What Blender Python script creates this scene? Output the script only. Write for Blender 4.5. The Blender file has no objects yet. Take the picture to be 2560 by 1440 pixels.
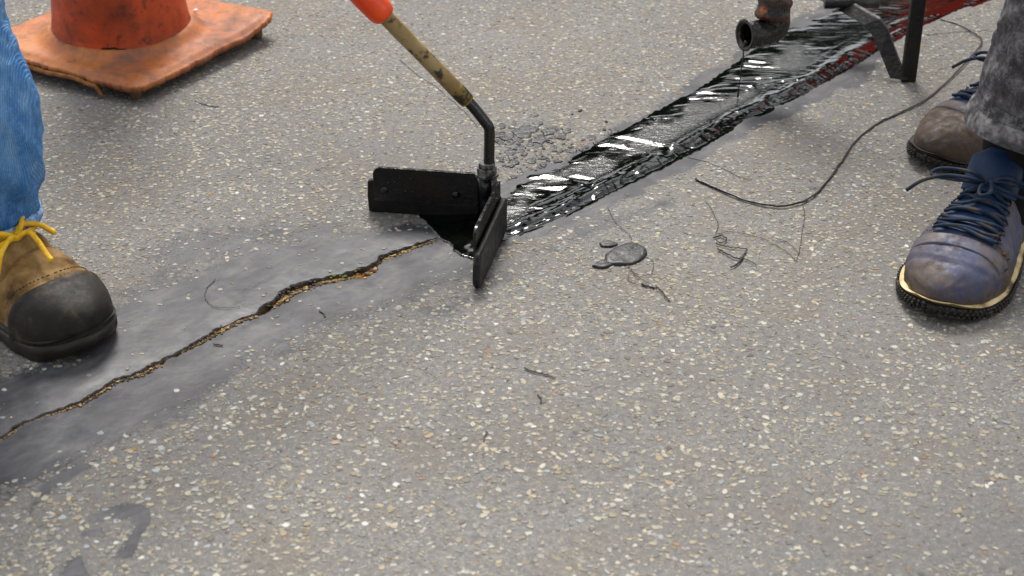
import bpy, bmesh, math, random
import numpy as np
from mathutils import Vector, Matrix
random.seed(7); rng = np.random.default_rng(7)
scene = bpy.context.scene
C = scene.collection

# ------------------------------------------------------------------ camera, sky, sun, exposure
CAM_H, PITCH, FPX = 0.95, math.radians(30.0), 4181.0        # metres, below horizon, focal length in photo pixels
cam = bpy.data.cameras.new('camera'); camo = bpy.data.objects.new('camera', cam); C.objects.link(camo)
camo.location = (0, 0, CAM_H); camo.rotation_euler = (math.radians(90) - PITCH, 0, 0)
cam.sensor_width = 36; cam.lens = FPX/2560*36; cam.clip_start = 0.05; cam.clip_end = 2000
cam.dof.use_dof = True; cam.dof.focus_distance = 2.02; cam.dof.aperture_fstop = 8.0
scene.camera = camo

SUN_EL, SUN_AZ = math.radians(53), math.radians(-5)         # azimuth from +Y, negative = to the left
w = bpy.data.worlds.new('World'); scene.world = w; w.use_nodes = True
nt = w.node_tree; N = nt.nodes; Lk = nt.links
for n in list(N): N.remove(n)
out = N.new('ShaderNodeOutputWorld'); bg = N.new('ShaderNodeBackground'); sky = N.new('ShaderNodeTexSky')
sky.sky_type = 'NISHITA'; sky.sun_disc = False; sky.sun_elevation = SUN_EL; sky.sun_rotation = SUN_AZ
sky.dust_density = 4.0; sky.air_density = 1.2; sky.ozone_density = 1.0
tc = N.new('ShaderNodeTexCoord'); nz = N.new('ShaderNodeTexNoise'); nz.inputs['Scale'].default_value = 3.2
nz.inputs['Detail'].default_value = 5; nz.inputs['Roughness'].default_value = .55
ramp = N.new('ShaderNodeValToRGB')
ramp.color_ramp.elements[0].position = .38; ramp.color_ramp.elements[0].color = (4.6, 4.8, 5.2, 1)
ramp.color_ramp.elements[1].position = .62; ramp.color_ramp.elements[1].color = (15.5, 15.6, 16.0, 1)
mixw = N.new('ShaderNodeMix'); mixw.data_type = 'RGBA'; mixw.inputs[0].default_value = .86     # overcast cloud over the clear sky
Lk.new(tc.outputs['Generated'], nz.inputs['Vector']); Lk.new(nz.outputs['Fac'], ramp.inputs['Fac'])
Lk.new(sky.outputs['Color'], mixw.inputs[6]); Lk.new(ramp.outputs['Color'], mixw.inputs[7])
Lk.new(mixw.outputs[2], bg.inputs['Color']); bg.inputs['Strength'].default_value = .05
Lk.new(bg.outputs['Background'], out.inputs['Surface'])
sl = bpy.data.lights.new('sun', 'SUN'); sl.energy = 1.5; sl.angle = math.radians(19); sl.color = (1, .965, .91)
so = bpy.data.objects.new('sun', sl); C.objects.link(so); so.location = (-3, 6, 8)
sdir = Vector((math.sin(SUN_AZ)*math.cos(SUN_EL), math.cos(SUN_AZ)*math.cos(SUN_EL), math.sin(SUN_EL)))
so.rotation_euler = sdir.to_track_quat('Z', 'Y').to_euler()
scene.view_settings.view_transform = 'Standard'; scene.view_settings.look = 'None'
scene.view_settings.exposure = 1.58; scene.view_settings.gamma = 1.0
scene.render.engine = 'CYCLES'

# ------------------------------------------------------------------ pixels (2560 x 1440 photo) to points in the place
cp, sp = math.cos(PITCH), math.sin(PITCH)
def ray(px, py):
    a, b = (px-1280)/FPX, (py-720)/FPX
    return np.array([a, cp - b*sp, -sp - b*cp])
def G(px, py, z=0.0):                     # the point at height z seen at that pixel
    d = ray(px, py); t = (z-CAM_H)/d[2]; return np.array([d[0]*t, d[1]*t, z])
def GY(px, py, y):                        # the point at distance y seen at that pixel
    d = ray(px, py); t = y/d[1]; return np.array([d[0]*t, y, CAM_H + d[2]*t])

# ------------------------------------------------------------------ numeric helpers
def hash2(ix, iy, seed):
    n = (ix.astype(np.int64)*374761393 + iy.astype(np.int64)*668265263 + seed*1442695041) & 0xffffffff
    n = ((n ^ (n >> 13))*1274126177) & 0xffffffff
    return ((n ^ (n >> 16)) & 0xffff)/65535.0
def vnoise(x, y, seed=0):
    x = np.asarray(x, float); y = np.asarray(y, float)
    ix, iy = np.floor(x), np.floor(y); fx, fy = x-ix, y-iy
    fx = fx*fx*fx*(fx*(fx*6-15)+10); fy = fy*fy*fy*(fy*(fy*6-15)+10)
    a, b = hash2(ix, iy, seed), hash2(ix+1, iy, seed); c, d = hash2(ix, iy+1, seed), hash2(ix+1, iy+1, seed)
    return (a + (b-a)*fx + (c-a)*fy + (a-b-c+d)*fx*fy)*2-1
def fbm(x, y, seed=0, octv=4, g=.5):
    s = 0; a = 1; t = 0
    for k in range(octv):
        s = s + a*vnoise(np.asarray(x)*2**k + 17.3*k, np.asarray(y)*2**k - 9.1*k, seed+k); t += a; a *= g
    return s/t
def sstep(a, b, x):
    t = np.clip((x-a)/(b-a), 0, 1); return t*t*(3-2*t)
def polydist(X, Y, poly):                 # signed distance, positive inside
    poly = np.asarray(poly); n = len(poly); ins = np.zeros(X.shape, bool); d2 = np.full(X.shape, 1e9)
    for i in range(n):
        x1, y1 = poly[i]; x2, y2 = poly[(i+1) % n]
        with np.errstate(divide='ignore', invalid='ignore'):
            cond = ((y1 > Y) != (y2 > Y)) & (X < (x2-x1)*(Y-y1)/((y2-y1) if y2 != y1 else 1e-12)+x1)
        ins ^= cond
        vx, vy = x2-x1, y2-y1; t = np.clip(((X-x1)*vx+(Y-y1)*vy)/(vx*vx+vy*vy+1e-12), 0, 1)
        d2 = np.minimum(d2, (X-x1-t*vx)**2+(Y-y1-t*vy)**2)
    d = np.sqrt(d2); return np.where(ins, d, -d)
def catmull(pts, n):
    pts = np.asarray(pts, float); P = np.vstack([2*pts[0]-pts[1], pts, 2*pts[-1]-pts[-2]]); r = []
    m = len(pts)-1
    for q in np.linspace(0, m-1e-9, n):
        i = int(q); t = q-i; p0, p1, p2, p3 = P[i:i+4]
        r.append(.5*((2*p1)+(-p0+p2)*t+(2*p0-5*p1+4*p2-p3)*t*t+(-p0+3*p1-3*p2+p3)*t**3))
    return np.array(r)

# ------------------------------------------------------------------ mesh helpers
def mesh(name, V, F, smooth=True, col=None, attrs=None):
    me = bpy.data.meshes.new(name); V = np.asarray(V, float)
    if isinstance(F, np.ndarray):
        nf, k = F.shape
        me.vertices.add(len(V)); me.vertices.foreach_set('co', V.ravel())
        me.loops.add(nf*k); me.loops.foreach_set('vertex_index', F.ravel().astype(np.int32))
        me.polygons.add(nf); me.polygons.foreach_set('loop_start', np.arange(0, nf*k, k, dtype=np.int32))
        me.polygons.foreach_set('loop_total', np.full(nf, k, dtype=np.int32)); me.update(calc_edges=True)
    else:
        me.from_pydata([tuple(v) for v in V], [], [tuple(int(i) for i in f) for f in F])
    me.polygons.foreach_set('use_smooth', np.full(len(me.polygons), smooth)); 
    if col is not None:
        a = me.color_attributes.new('col', 'FLOAT_COLOR', 'POINT'); c = np.ones((len(V), 4)); c[:, :3] = col
        a.data.foreach_set('color', c.ravel())
    for k, v in (attrs or {}).items():
        a = me.attributes.new(k, 'FLOAT', 'POINT'); a.data.foreach_set('value', np.asarray(v, np.float32))
    me.update(); return me
def fixn(me):
    bm = bmesh.new(); bm.from_mesh(me); bmesh.ops.recalc_face_normals(bm, faces=bm.faces); bm.to_mesh(me); bm.free()
def obj(name, me, mat=None, parent=None, loc=None):
    o = bpy.data.objects.new(name, me); C.objects.link(o)
    if mat is not None and me is not None and not me.materials: me.materials.append(mat)
    if parent is not None: o.parent = parent
    if loc is not None: o.location = loc
    return o
def part(name, V, F, mat, parent, smooth=True, fix=True, **k):
    me = mesh(name, V, F, smooth, **k)
    if fix: fixn(me)
    return obj(name, me, mat, parent)
def tag(o, label, cat, group=None, kind=None):
    o['label'] = label; o['category'] = cat
    if group: o['group'] = group
    if kind: o['kind'] = kind
    return o
def thing(name, label, cat, loc=(0, 0, 0), group=None):
    o = bpy.data.objects.new(name, None); C.objects.link(o); o.location = loc; o.empty_display_size = .1
    return tag(o, label, cat, group)
def rel(V, loc): return np.asarray(V, float) - np.asarray(loc, float)
def grid_faces(nu, nv, wrapv=False):
    i = np.arange(nu-1)[:, None]; j = np.arange(nv if wrapv else nv-1)[None, :]; j2 = (j+1) % nv
    return np.stack([(i*nv+j), ((i+1)*nv+j), ((i+1)*nv+j2), (i*nv+j2)], -1).reshape(-1, 4)
def frames(path):
    path = np.asarray(path, float); T = np.gradient(path, axis=0); T /= np.linalg.norm(T, axis=1)[:, None]+1e-12
    up = np.array([0, 0, 1.]) if abs(T[0][2]) < .9 else np.array([1., 0, 0])
    n = np.cross(T[0], up); n /= np.linalg.norm(n); Ns = []
    for t in T:
        n = n - t*np.dot(n, t); n /= np.linalg.norm(n)+1e-12; Ns.append(n.copy())
    Ns = np.array(Ns); return T, Ns, np.cross(T, Ns)
def tube(path, r, k=10, cap=True, disp=None):
    path = np.asarray(path, float); n = len(path); r = np.broadcast_to(np.asarray(r, float), (n,))
    T, A, B = frames(path); th = np.arange(k)/k*2*math.pi
    R = np.repeat(r[:, None], k, 1)
    if disp is not None: R = R + disp
    V = (path[:, None, :] + R[..., None]*(np.cos(th)[None, :, None]*A[:, None, :] + np.sin(th)[None, :, None]*B[:, None, :])).reshape(-1, 3)
    F = [tuple(f) for f in grid_faces(n, k, True)]
    if cap: F += [tuple(range(k))[::-1], tuple((n-1)*k + i for i in range(k))]
    return V, F
def box(c, ax, ay, az, bevel=0):          # centre and three half-axis vectors
    c, ax, ay, az = (np.asarray(q, float) for q in (c, ax, ay, az)); V = []
    for i in (-1, 1):
        for j in (-1, 1):
            for k in (-1, 1): V.append(c+i*ax+j*ay+k*az)
    return V, [(0, 1, 3, 2), (4, 6, 7, 5), (0, 4, 5, 1), (2, 3, 7, 6), (0, 2, 6, 4), (1, 5, 7, 3)]
def prism(outline, org, ex, ey, ez, t):    # outline in (ex, ey), thick along ez from 0 to t
    org, ex, ey, ez = (np.asarray(q, float) for q in (org, ex, ey, ez)); n = len(outline)
    V = [org+a*ex+b*ey for a, b in outline] + [org+a*ex+b*ey+t*ez for a, b in outline]
    F = [tuple(range(n))[::-1], tuple(range(n, 2*n))] + [(i, (i+1) % n, n+(i+1) % n, n+i) for i in range(n)]
    return V, F
def join(*parts):
    V = []; F = []
    for v, f in parts:
        o = len(V); V += [tuple(p) for p in v]; F += [tuple(int(i)+o for i in q) for q in f]
    return V, F
def bev(o, w, seg=2):
    m = o.modifiers.new('bevel', 'BEVEL'); m.width = w; m.segments = seg; m.limit_method = 'ANGLE'; return o

# ------------------------------------------------------------------ materials
def lin(r, g, b):
    f = lambda c: (c/255/12.92) if c <= 10 else ((c/255+.055)/1.055)**2.4
    return (f(r), f(g), f(b), 1)
class M:
    def __init__(s, name, rough=.6, spec=.5):
        s.m = bpy.data.materials.new(name); s.m.use_nodes = True; s.t = s.m.node_tree; s.n = s.t.nodes; s.l = s.t.links
        s.b = s.n['Principled BSDF']; s.b.inputs['Roughness'].default_value = rough; s.b.inputs['Specular IOR Level'].default_value = spec
        s.tc = s.n.new('ShaderNodeTexCoord')
    def set(s, sock, v):
        i = s.b.inputs[sock]
        if hasattr(v, 'is_output'): s.l.new(v, i)
        else: i.default_value = v
        return s
    def noise(s, scale, detail=5, rough=.55, vec=None, stretch=None, dist=0):
        n = s.n.new('ShaderNodeTexNoise'); n.inputs['Scale'].default_value = scale; n.inputs['Detail'].default_value = detail
        n.inputs['Roughness'].default_value = rough; n.inputs['Distortion'].default_value = dist
        s.l.new(s.map(stretch, vec), n.inputs['Vector']); return n.outputs['Fac']
    def map(s, stretch=None, vec=None):
        v = vec or s.tc.outputs['Object']
        if stretch is None: return v
        mp = s.n.new('ShaderNodeMapping'); mp.inputs['Scale'].default_value = stretch; s.l.new(v, mp.inputs['Vector']); return mp.outputs[0]
    def voro(s, scale, feature='F1', outp='Distance', rnd=1):
        n = s.n.new('ShaderNodeTexVoronoi'); n.feature = feature; n.inputs['Scale'].default_value = scale
        n.inputs['Randomness'].default_value = rnd; s.l.new(s.tc.outputs['Object'], n.inputs['Vector']); return n.outputs[outp]
    def ramp(s, fac, stops):
        r = s.n.new('ShaderNodeValToRGB'); e = r.color_ramp.elements
        while len(e) < len(stops): e.new(.5)
        for q, (p, c) in zip(e, stops): q.position = p; q.color = c if hasattr(c, '__len__') else (c, c, c, 1)
        s.l.new(fac, r.inputs['Fac']); return r.outputs['Color']
    def mix(s, fac, a, b, mode='MIX'):
        n = s.n.new('ShaderNodeMix'); n.data_type = 'RGBA'; n.blend_type = mode
        for i, v in ((0, fac), (6, a), (7, b)):
            if hasattr(v, 'is_output'): s.l.new(v, n.inputs[i])
            else: n.inputs[i].default_value = v
        return n.outputs[2]
    def math(s, op, a, b=0):
        n = s.n.new('ShaderNodeMath'); n.operation = op
        for i, v in ((0, a), (1, b)):
            if hasattr(v, 'is_output'): s.l.new(v, n.inputs[i])
            else: n.inputs[i].default_value = v
        return n.outputs[0]
    def attr(s, name, outp='Fac'):
        n = s.n.new('ShaderNodeAttribute'); n.attribute_name = name; return n.outputs[outp]
    def bump(s, h, dist=.001, strength=1, prev=None):
        n = s.n.new('ShaderNodeBump'); n.inputs['Distance'].default_value = dist; n.inputs['Strength'].default_value = strength
        s.l.new(h, n.inputs['Height'])
        if prev: s.l.new(prev, n.inputs['Normal'])
        s.l.new(n.outputs[0], s.b.inputs['Normal']); return n.outputs[0]

# asphalt binder with fine grit; a smooth old sealer film where the mask says so
def m_asphalt():
    m = M('asphalt', .85, .25); film = m.attr('film')
    nfine = m.noise(900, 3, .6); nmid = m.noise(140, 5, .6); nbig = m.noise(7, 5, .55); nhuge = m.noise(1.6, 4, .5)
    base = m.ramp(nmid, [(.3, lin(100, 98, 97)), (.5, lin(114, 112, 110)), (.72, lin(134, 130, 124))])
    v = m.voro(420, 'F1', 'Color'); sepc = m.n.new('ShaderNodeSeparateColor'); m.l.new(v, sepc.inputs[0])
    vd = m.voro(420); chip = m.math('MULTIPLY', m.ramp(vd, [(.25, 1.0), (.45, 0.0)]), m.ramp(sepc.outputs[0], [(.55, 0.0), (.62, 1.0)]))
    chipcol = m.ramp(sepc.outputs[1], [(0, lin(190, 185, 170)), (.5, lin(168, 162, 146)), (.8, lin(196, 176, 140)), (1, lin(150, 150, 152))])
    base = m.mix(m.math('MULTIPLY', chip, .45), base, chipcol)
    base = m.mix(m.ramp(nbig, [(.48, 0.0), (.72, .5)]), base, lin(112, 101, 86))          # dusty brown stains
    base = m.mix(m.ramp(nhuge, [(.38, .35), (.58, 0.0)]), base, lin(92, 91, 91))
    base = m.mix(m.ramp(m.noise(19, 6, .7), [(.62, 0.0), (.74, .5)]), base, lin(80, 73, 62))
    fn = m.math('ADD', film, m.math('MULTIPLY', m.math('SUBTRACT', nmid, .5), .55))
    fn = m.math('ADD', fn, m.math('MULTIPLY', m.math('SUBTRACT', m.noise(28, 6, .7), .5), 1.0))
    fn = m.math('ADD', fn, m.math('MULTIPLY', m.math('SUBTRACT', m.voro(190), .4), .35))
    fm = m.ramp(fn, [(.38, 0.0), (.62, 1.0)])
    mp = m.n.new('ShaderNodeMapping'); mp.vector_type = 'TEXTURE'; mp.inputs['Rotation'].default_value = (0, 0, math.radians(47)); mp.inputs['Scale'].default_value = (3, 1, 1); m.l.new(m.tc.outputs['Object'], mp.inputs['Vector'])
    smear = m.noise(70, 7, .75, vec=mp.outputs[0], dist=.5); big_s = m.noise(13, 7, .7, dist=.6)
    fcol = m.ramp(m.math('ADD', m.math('MULTIPLY', smear, .45), m.math('MULTIPLY', big_s, .55)), [(.36, lin(44, 44, 46)), (.5, lin(66, 66, 70)), (.62, lin(90, 88, 88))])
    fcol = m.mix(m.ramp(m.noise(38, 6, .75, vec=mp.outputs[0]), [(.62, 0.0), (.70, .4)]), fcol, lin(66, 64, 63))
    col = m.mix(fm, base, fcol)
    crack = m.attr('crack')
    col = m.mix(m.ramp(crack, [(.08, 0.0), (.4, 1.0)]), col, m.ramp(m.noise(260, 4, .6), [(.3, lin(52, 44, 34)), (.6, lin(104, 84, 54)), (.8, lin(160, 126, 76))]))
    m.set('Base Color', col)
    m.set('Roughness', m.mix(fm, (.86,)*3+(1,), m.ramp(m.noise(22, 5, .6), [(.35, .34), (.65, .56)])))
    h = m.math('ADD', nfine, m.math('MULTIPLY', nmid, 1.6))
    hb = m.mix(fm, h, m.math('MULTIPLY', m.noise(75, 4, .6), .6))
    m.bump(hb, .0009, .7); return m.m
def m_chip():
    m = M('aggregate_chip', .8, .25); c = m.attr('col', 'Color')
    n = m.noise(500, 3); m.set('Base Color', m.mix(.55, c, m.mix(1, c, m.ramp(n, [(.3, .45), (.7, 1.0)]), 'MULTIPLY')))
    m.bump(n, .0004, .6); return m.m
def m_tar():
    m = M('fresh_tar', .06, .5); m.set('Base Color', lin(5, 7, 5)); m.set('IOR', 1.62)
    d = m.attr('dull'); n = m.noise(120, 4, .6)
    m.set('Roughness', m.ramp(m.math('ADD', d, m.math('MULTIPLY', m.math('SUBTRACT', n, .5), .5)), [(.25, .06), (.85, .26)]))
    b1 = m.noise(260, 3, .5, stretch=(.4, 1.2, 1))
    m.bump(m.math('MULTIPLY', b1, m.math('ADD', d, .35)), .0011, .6); return m.m
def m_simple(name, stops, scale, rough, spec=.5, bump=0, bscale=None, stretch=None, detail=5, rr=None):
    m = M(name, rough, spec); n = m.noise(scale, detail, .6, stretch=stretch)
    m.set('Base Color', m.ramp(n, stops))
    if rr: m.set('Roughness', m.ramp(m.noise(scale*1.7, 4), [(.3, rr[0]), (.7, rr[1])]))
    if bump: m.bump(m.noise(bscale or scale*4, 4, .6), bump, .8)
    return m.m
MAT = {}
MAT['asphalt'] = m_asphalt(); MAT['chip'] = m_chip(); MAT['tar'] = m_tar()
MAT['dry_tar'] = m_simple('dried_tar', [(.3, lin(18, 18, 19)), (.7, lin(42, 42, 44))], 130, .45, .4, .0018, 160, rr=(.32, .6))
MAT['black_tar'] = m_simple('tar_string', [(.3, lin(20, 19, 18)), (.7, lin(40, 38, 36))], 200, .25, .6, .0004, 500)
MAT['hair_tar'] = m_simple('tar_hair', [(.3, lin(40, 38, 36)), (.7, lin(66, 62, 58))], 200, .5, .4)
MAT['black_metal'] = m_simple('tarred_steel', [(.35, lin(7, 7, 7)), (.75, lin(17, 16, 15))], 70, .22, .55, .0006, 150, rr=(.10, .34))
MAT['rubber'] = m_simple('squeegee_rubber', [(.3, lin(11, 11, 11)), (.75, lin(24, 23, 22))], 60, .5, .3, .0008, 200, rr=(.35, .6))
MAT['zinc'] = m_simple('worn_zinc_nut', [(.42, lin(26, 25, 24)), (.6, lin(110, 108, 102))], 120, .3, .6, .0003, 400)
MAT['crumb'] = (lambda m: (m.set('Base Color', m.attr('col', 'Color')), m.bump(m.noise(700, 3), .0006), m.m)[-1])(M('crack_crumb', .85, .3))

# ------------------------------------------------------------------ the ground: one sheet to the horizon, with the crack cut into it
CRACK = [(-60, 1130, 8), (20, 1082, 9), (60, 1054, 9), (130, 1030, 10), (200, 1004, 12), (230, 986, 12), (290, 948, 10), (350, 930, 13), (390, 907, 15), (440, 880, 11),
         (500, 850, 12), (560, 814, 13), (600, 796, 12), (640, 784, 16), (690, 752, 17), (720, 726, 20), (760, 711, 22), (800, 700, 20),
         (850, 690, 25), (890, 684, 30), (925, 668, 22), (950, 645, 16), (1000, 625, 16), (1060, 605, 12), (1115, 584, 5), (1160, 570, 2)]
A0 = G(0, 1090)[:2]; A1 = G(2300, 45)[:2]; UD = (A1-A0)/np.linalg.norm(A1-A0); VD = np.array([-UD[1], UD[0]])
def uv_of(x, y): return (x-A0[0])*UD[0]+(y-A0[1])*UD[1], (x-A0[0])*VD[0]+(y-A0[1])*VD[1]
cw = np.array([G(a, b)[:2] for a, b, _ in CRACK]); cu, cv = uv_of(cw[:, 0], cw[:, 1])
chw = np.array([q*.00042 for _, _, q in CRACK])*.72                 # half width in metres
U_C0, U_C1 = cu[0], cu[-1]
def spread(a, b, step, grow, far):                                   # step between a and b, then growing out to far on both sides
    mid = list(np.arange(a, b+step*.5, step)); lo = []; s = step; q = a
    while q > -far: s *= grow; q -= s; lo.append(q)
    hi = []; s = step; q = mid[-1]
    while q < far: s *= grow; q += s; hi.append(q)
    return np.array(lo[::-1]+mid+hi)
uu = np.concatenate([spread(-.75, 2.3, .007, 1.22, 400.)]); fine = np.arange(U_C0, U_C1, .0024)
uu = np.sort(np.concatenate([uu[(uu < U_C0-.003) | (uu > U_C1+.003)], fine]))
vv = spread(-1.15, 1.15, .007, 1.22, 400.); vf = np.concatenate([np.arange(-.0145, .0146, .00095), np.array([-.04, -.035, -.03, -.026, -.0225, -.0195, -.017, .017, .0195, .0225, .026, .03, .035, .04])])
vv = np.sort(np.concatenate([vv[np.abs(vv) > .0425], vf]))
UU, VV = np.meshgrid(uu, vv, indexing='ij')
def c_of(u): return np.interp(u, cu, cv, left=cv[0], right=cv[-1])
jit = fbm(UU*110, np.zeros_like(UU), 5, 4, .6)*.0040*sstep(U_C0, U_C0+.05, UU)*(1-sstep(U_C1-.04, U_C1+.02, UU))
fall = np.exp(-(VV/.35)**2); V2 = VV + (c_of(UU)+jit)*fall
X = A0[0]+UU*UD[0]+V2*VD[0]; Y = A0[1]+UU*UD[1]+V2*VD[1]
def und(x, y): return .0011*vnoise(x*6, y*6, 3)+.0006*vnoise(x*21, y*21, 4)
hw = np.interp(UU, cu, chw, left=0, right=0)*(1+.75*fbm(UU*38, VV*0+3, 8, 4, .6))*sstep(U_C0-.02, U_C0+.02, UU)
ins = 1-sstep(.55, 1.05, (np.abs(VV)+.0006*vnoise(UU*500, VV*900, 9))/(hw+1e-6)); ins = np.where(hw < .0008, 0, ins)
depth = (.004+hw*1.25)*(1+.35*vnoise(UU*120, VV*300, 12))
crackm = ins*np.clip(hw/.002, 0, 1)
near = np.exp(-(((X)/4)**2+((Y-2)/4)**2))
Z = und(X, Y)*near - ins*depth - .0012*np.exp(-(VV/.016)**2)*np.clip(hw/.002, 0, 1)

# sealer film and stains: shapes of their own, traced on the ground
FILM = [
 [(-80, 930), (0, 935), (150, 900), (290, 770), (340, 735), (430, 700), (560, 655), (660, 610), (770, 592), (900, 580), (1000, 565), (1100, 548), (1180, 560), (1260, 610), (1215, 670), (1120, 705), (1040, 740), (930, 780), (800, 822),
  (720, 870), (620, 905), (560, 950), (500, 1000), (440, 1040), (370, 1072), (290, 1100), (210, 1130), (130, 1180), (70, 1225), (0, 1236), (-120, 1260)],
 [(1240, 630), (1400, 572), (1560, 494), (1700, 424), (1850, 346), (2000, 275), (2110, 222), (2185, 192), (2200, 130), (2060, 150), (1500, 400), (1240, 480)],
 [(1250, 470), (1400, 392), (1560, 312), (1700, 230), (1830, 142), (1940, 78), (2100, 0), (2300, 0), (1900, 200), (1500, 440)],
 [(215, 1302), (255, 1275), (320, 1258), (372, 1268), (374, 1300), (350, 1345), (328, 1392), (286, 1393), (310, 1352), (338, 1320), (330, 1296), (290, 1290), (235, 1306)],
 [(150, 1450), (165, 1405), (190, 1385), (215, 1420), (222, 1450)], [(68, 1292), (105, 1205), (200, 1160), (228, 1163), (205, 1182), (130, 1220)],
 [(200, 1330), (255, 1318), (262, 1335), (205, 1345)], [(2020, 470), (2060, 470), (2062, 474), (2020, 475)],
 [(330, 640), (480, 565), (640, 550), (900, 540), (900, 590), (560, 660), (340, 740)], [(1000, 800), (1150, 720), (1300, 640), (1420, 600), (1300, 690), (1150, 780)],
 [(1400, 590), (1500, 545), (1650, 500), (1690, 505), (1560, 560), (1440, 605)]]
FILMW = [[G(a, b)[:2] for a, b in p] for p in FILM]
def film_at(x, y):
    f = np.full(np.shape(x), -1.)
    for k, p in enumerate(FILMW):
        d = polydist(x, y, p); soft = (.040, .012, .012, .006, .006, .006, .006, .004, .03, .03, .02)[k]; d = d+.020*(soft > .01)*fbm(x*22, y*22, 77, 4, .6)
        f = np.maximum(f, np.clip(.5+d/(2*soft), 0, 1)*(.62 if k >= 8 else 1))
    return f
loc = (np.abs(X) < 1.6) & (Y > .6) & (Y < 4)
film = np.zeros_like(X); film[loc] = film_at(X[loc], Y[loc])
ground = obj('asphalt_ground', mesh('asphalt_ground', np.stack([X, Y, Z], -1).reshape(-1, 3), grid_faces(len(uu), len(vv)),
             attrs={'film': np.clip(film, 0, 1).ravel(), 'crack': crackm.ravel()}), MAT['asphalt'])
if ground.data.polygons[0].normal.z < 0: ground.data.flip_normals()
tag(ground, 'worn grey asphalt surface with exposed stone chips and a long open crack', 'asphalt', kind='structure')

# ------------------------------------------------------------------ outline of the fresh tar band
T_UP = [(1215, 500), (1262, 478), (1300, 452), (1352, 430), (1440, 388), (1520, 345), (1600, 300), (1680, 255), (1760, 212), (1830, 160), (1900, 112), (1970, 72), (2060, 34), (2140, 0), (2260, -52), (2400, -110)]
T_LO = [(1215, 622), (1262, 604), (1300, 592), (1400, 552), (1480, 512), (1560, 470), (1680, 412), (1760, 370), (1850, 318), (1950, 270), (2050, 216), (2150, 160), (2230, 108), (2300, 76), (2380, 42), (2480, 0), (2600, -50), (2720, -95)]
up_w = np.array([G(a, b)[:2] for a, b in T_UP]); lo_w = np.array([G(a, b)[:2] for a, b in T_LO])
tar_poly = np.vstack([up_w, lo_w[::-1]])

# ------------------------------------------------------------------ aggregate chips
PAL = [(lin(196, 191, 178), 5), (lin(188, 181, 162), 6), (lin(178, 168, 144), 6), (lin(172, 168, 158), 5), (lin(184, 170, 142), 1.8), (lin(176, 156, 132), .8), (lin(168, 172, 172), 2.2),
       (lin(152, 147, 138), 4), (lin(160, 149, 128), 3.5), (lin(130, 125, 118), 2.5), (lin(182, 138, 88), .18), (lin(216, 214, 208), .7)]
pc = np.array([p[0][:3] for p in PAL]); pw = np.array([p[1] for p in PAL]); pw = pw/pw.sum()
def chip_shape(n, a, b, seed):             # angular n-gon slab with a worn flat top, unit height
    r = np.random.default_rng(seed); th = np.arange(n)/n*2*math.pi + r.uniform(-.36, .36, n)
    q = 1+r.uniform(-.28, .22, n); x = a*q*np.cos(th); y = b*q*np.sin(th)
    V = [(x[i], y[i], -.8) for i in range(n)] + [(x[i]*.84, y[i]*.84, 1.) for i in range(n)]
    F = [(i, (i+1) % n, n+(i+1) % n, n+i) for i in range(n)]; F.append(tuple(n+i for i in range(n))); return np.array(V), F
NCH = 185000
cx = rng.uniform(-1.15, 1.15, NCH); cy = rng.uniform(1.08, 2.95, NCH)
big = rng.random(NCH)**1.6; cs = .0009+.0037*big                          # half length
f_here = film_at(cx, cy); td = polydist(cx, cy, tar_poly); uc, vc = uv_of(cx, cy)
dens = .70+.55*fbm(cx*5, cy*5, 41, 3)
keep = (rng.random(NCH) < dens) & (rng.random(NCH) > np.clip(f_here*1.7-.35, 0, .965)) & (td < -.004) & (np.abs(vc-c_of(uc)) > .012)
keep &= np.abs(cx) < .16+.335*cy
cx, cy, cs = cx[keep], cy[keep], cs[keep]; ncol = pc[rng.choice(len(pc), len(cx), p=pw)]*(.54+.36*rng.random((len(cx), 1)))
zc = cy*cp+(CAM_H)*sp; invis = (np.abs(cx)*FPX/zc < 1270) & (cy > 1.2) & (cy < 2.5)
score = np.where(invis, cs/zc, 0); order = np.argsort(-score); top = order[:300]; rest = order[300:]
six = [chip_shape(6, 1, np.random.default_rng(70+s).uniform(.34, .85), 70+s) for s in range(60)]
blockF = np.array([f for f in six[0][1] if len(f) == 4]+[(6, 7, 8, 9), (6, 9, 10, 11)]); R = len(rest)
ang = rng.normal(0, .9, R); idx = rng.integers(0, 60, R)
SV = np.array([s[0] for s in six])[idx]; ca, sa = np.cos(ang)[:, None], np.sin(ang)[:, None]; rs = cs[rest][:, None]
W = np.empty_like(SV); W[..., 0] = (SV[..., 0]*ca-SV[..., 1]*sa)*rs+cx[rest][:, None]; W[..., 1] = (SV[..., 0]*sa+SV[..., 1]*ca)*rs+cy[rest][:, None]
W[..., 2] = SV[..., 2]*rng.uniform(.00015, .0007, R)[:, None]+und(cx[rest], cy[rest])[:, None]
FF = (blockF[None]+(np.arange(R)*12)[:, None, None]).reshape(-1, 4)
agg = obj('stone_chips', mesh('stone_chips', W.reshape(-1, 3), FF, False, col=np.repeat(ncol[rest], 12, 0)), MAT['chip'], ground); agg['kind'] = 'stuff'
smesh = []
for s in range(60):
    V, F = chip_shape(8, 1, np.random.default_rng(900+s).uniform(.4, .9), 300+s); cc_ = pc[rng.choice(len(pc), p=pw)]*rng.uniform(.6, .95)
    me = mesh('stone_chip', V, F, False, col=np.tile(cc_, (len(V), 1))); me.materials.append(MAT['chip']); smesh.append(me)
for i in top:
    o_ = bpy.data.objects.new('stone_chip', smesh[rng.integers(0, 60)]); C.objects.link(o_); o_.parent = ground
    o_.location = (cx[i], cy[i], und(cx[i], cy[i])); o_.rotation_euler = (0, 0, rng.uniform(0, 6.28)); o_.scale = (cs[i]*1.05, cs[i]*1.05, rng.uniform(.0004, .0010))

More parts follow.
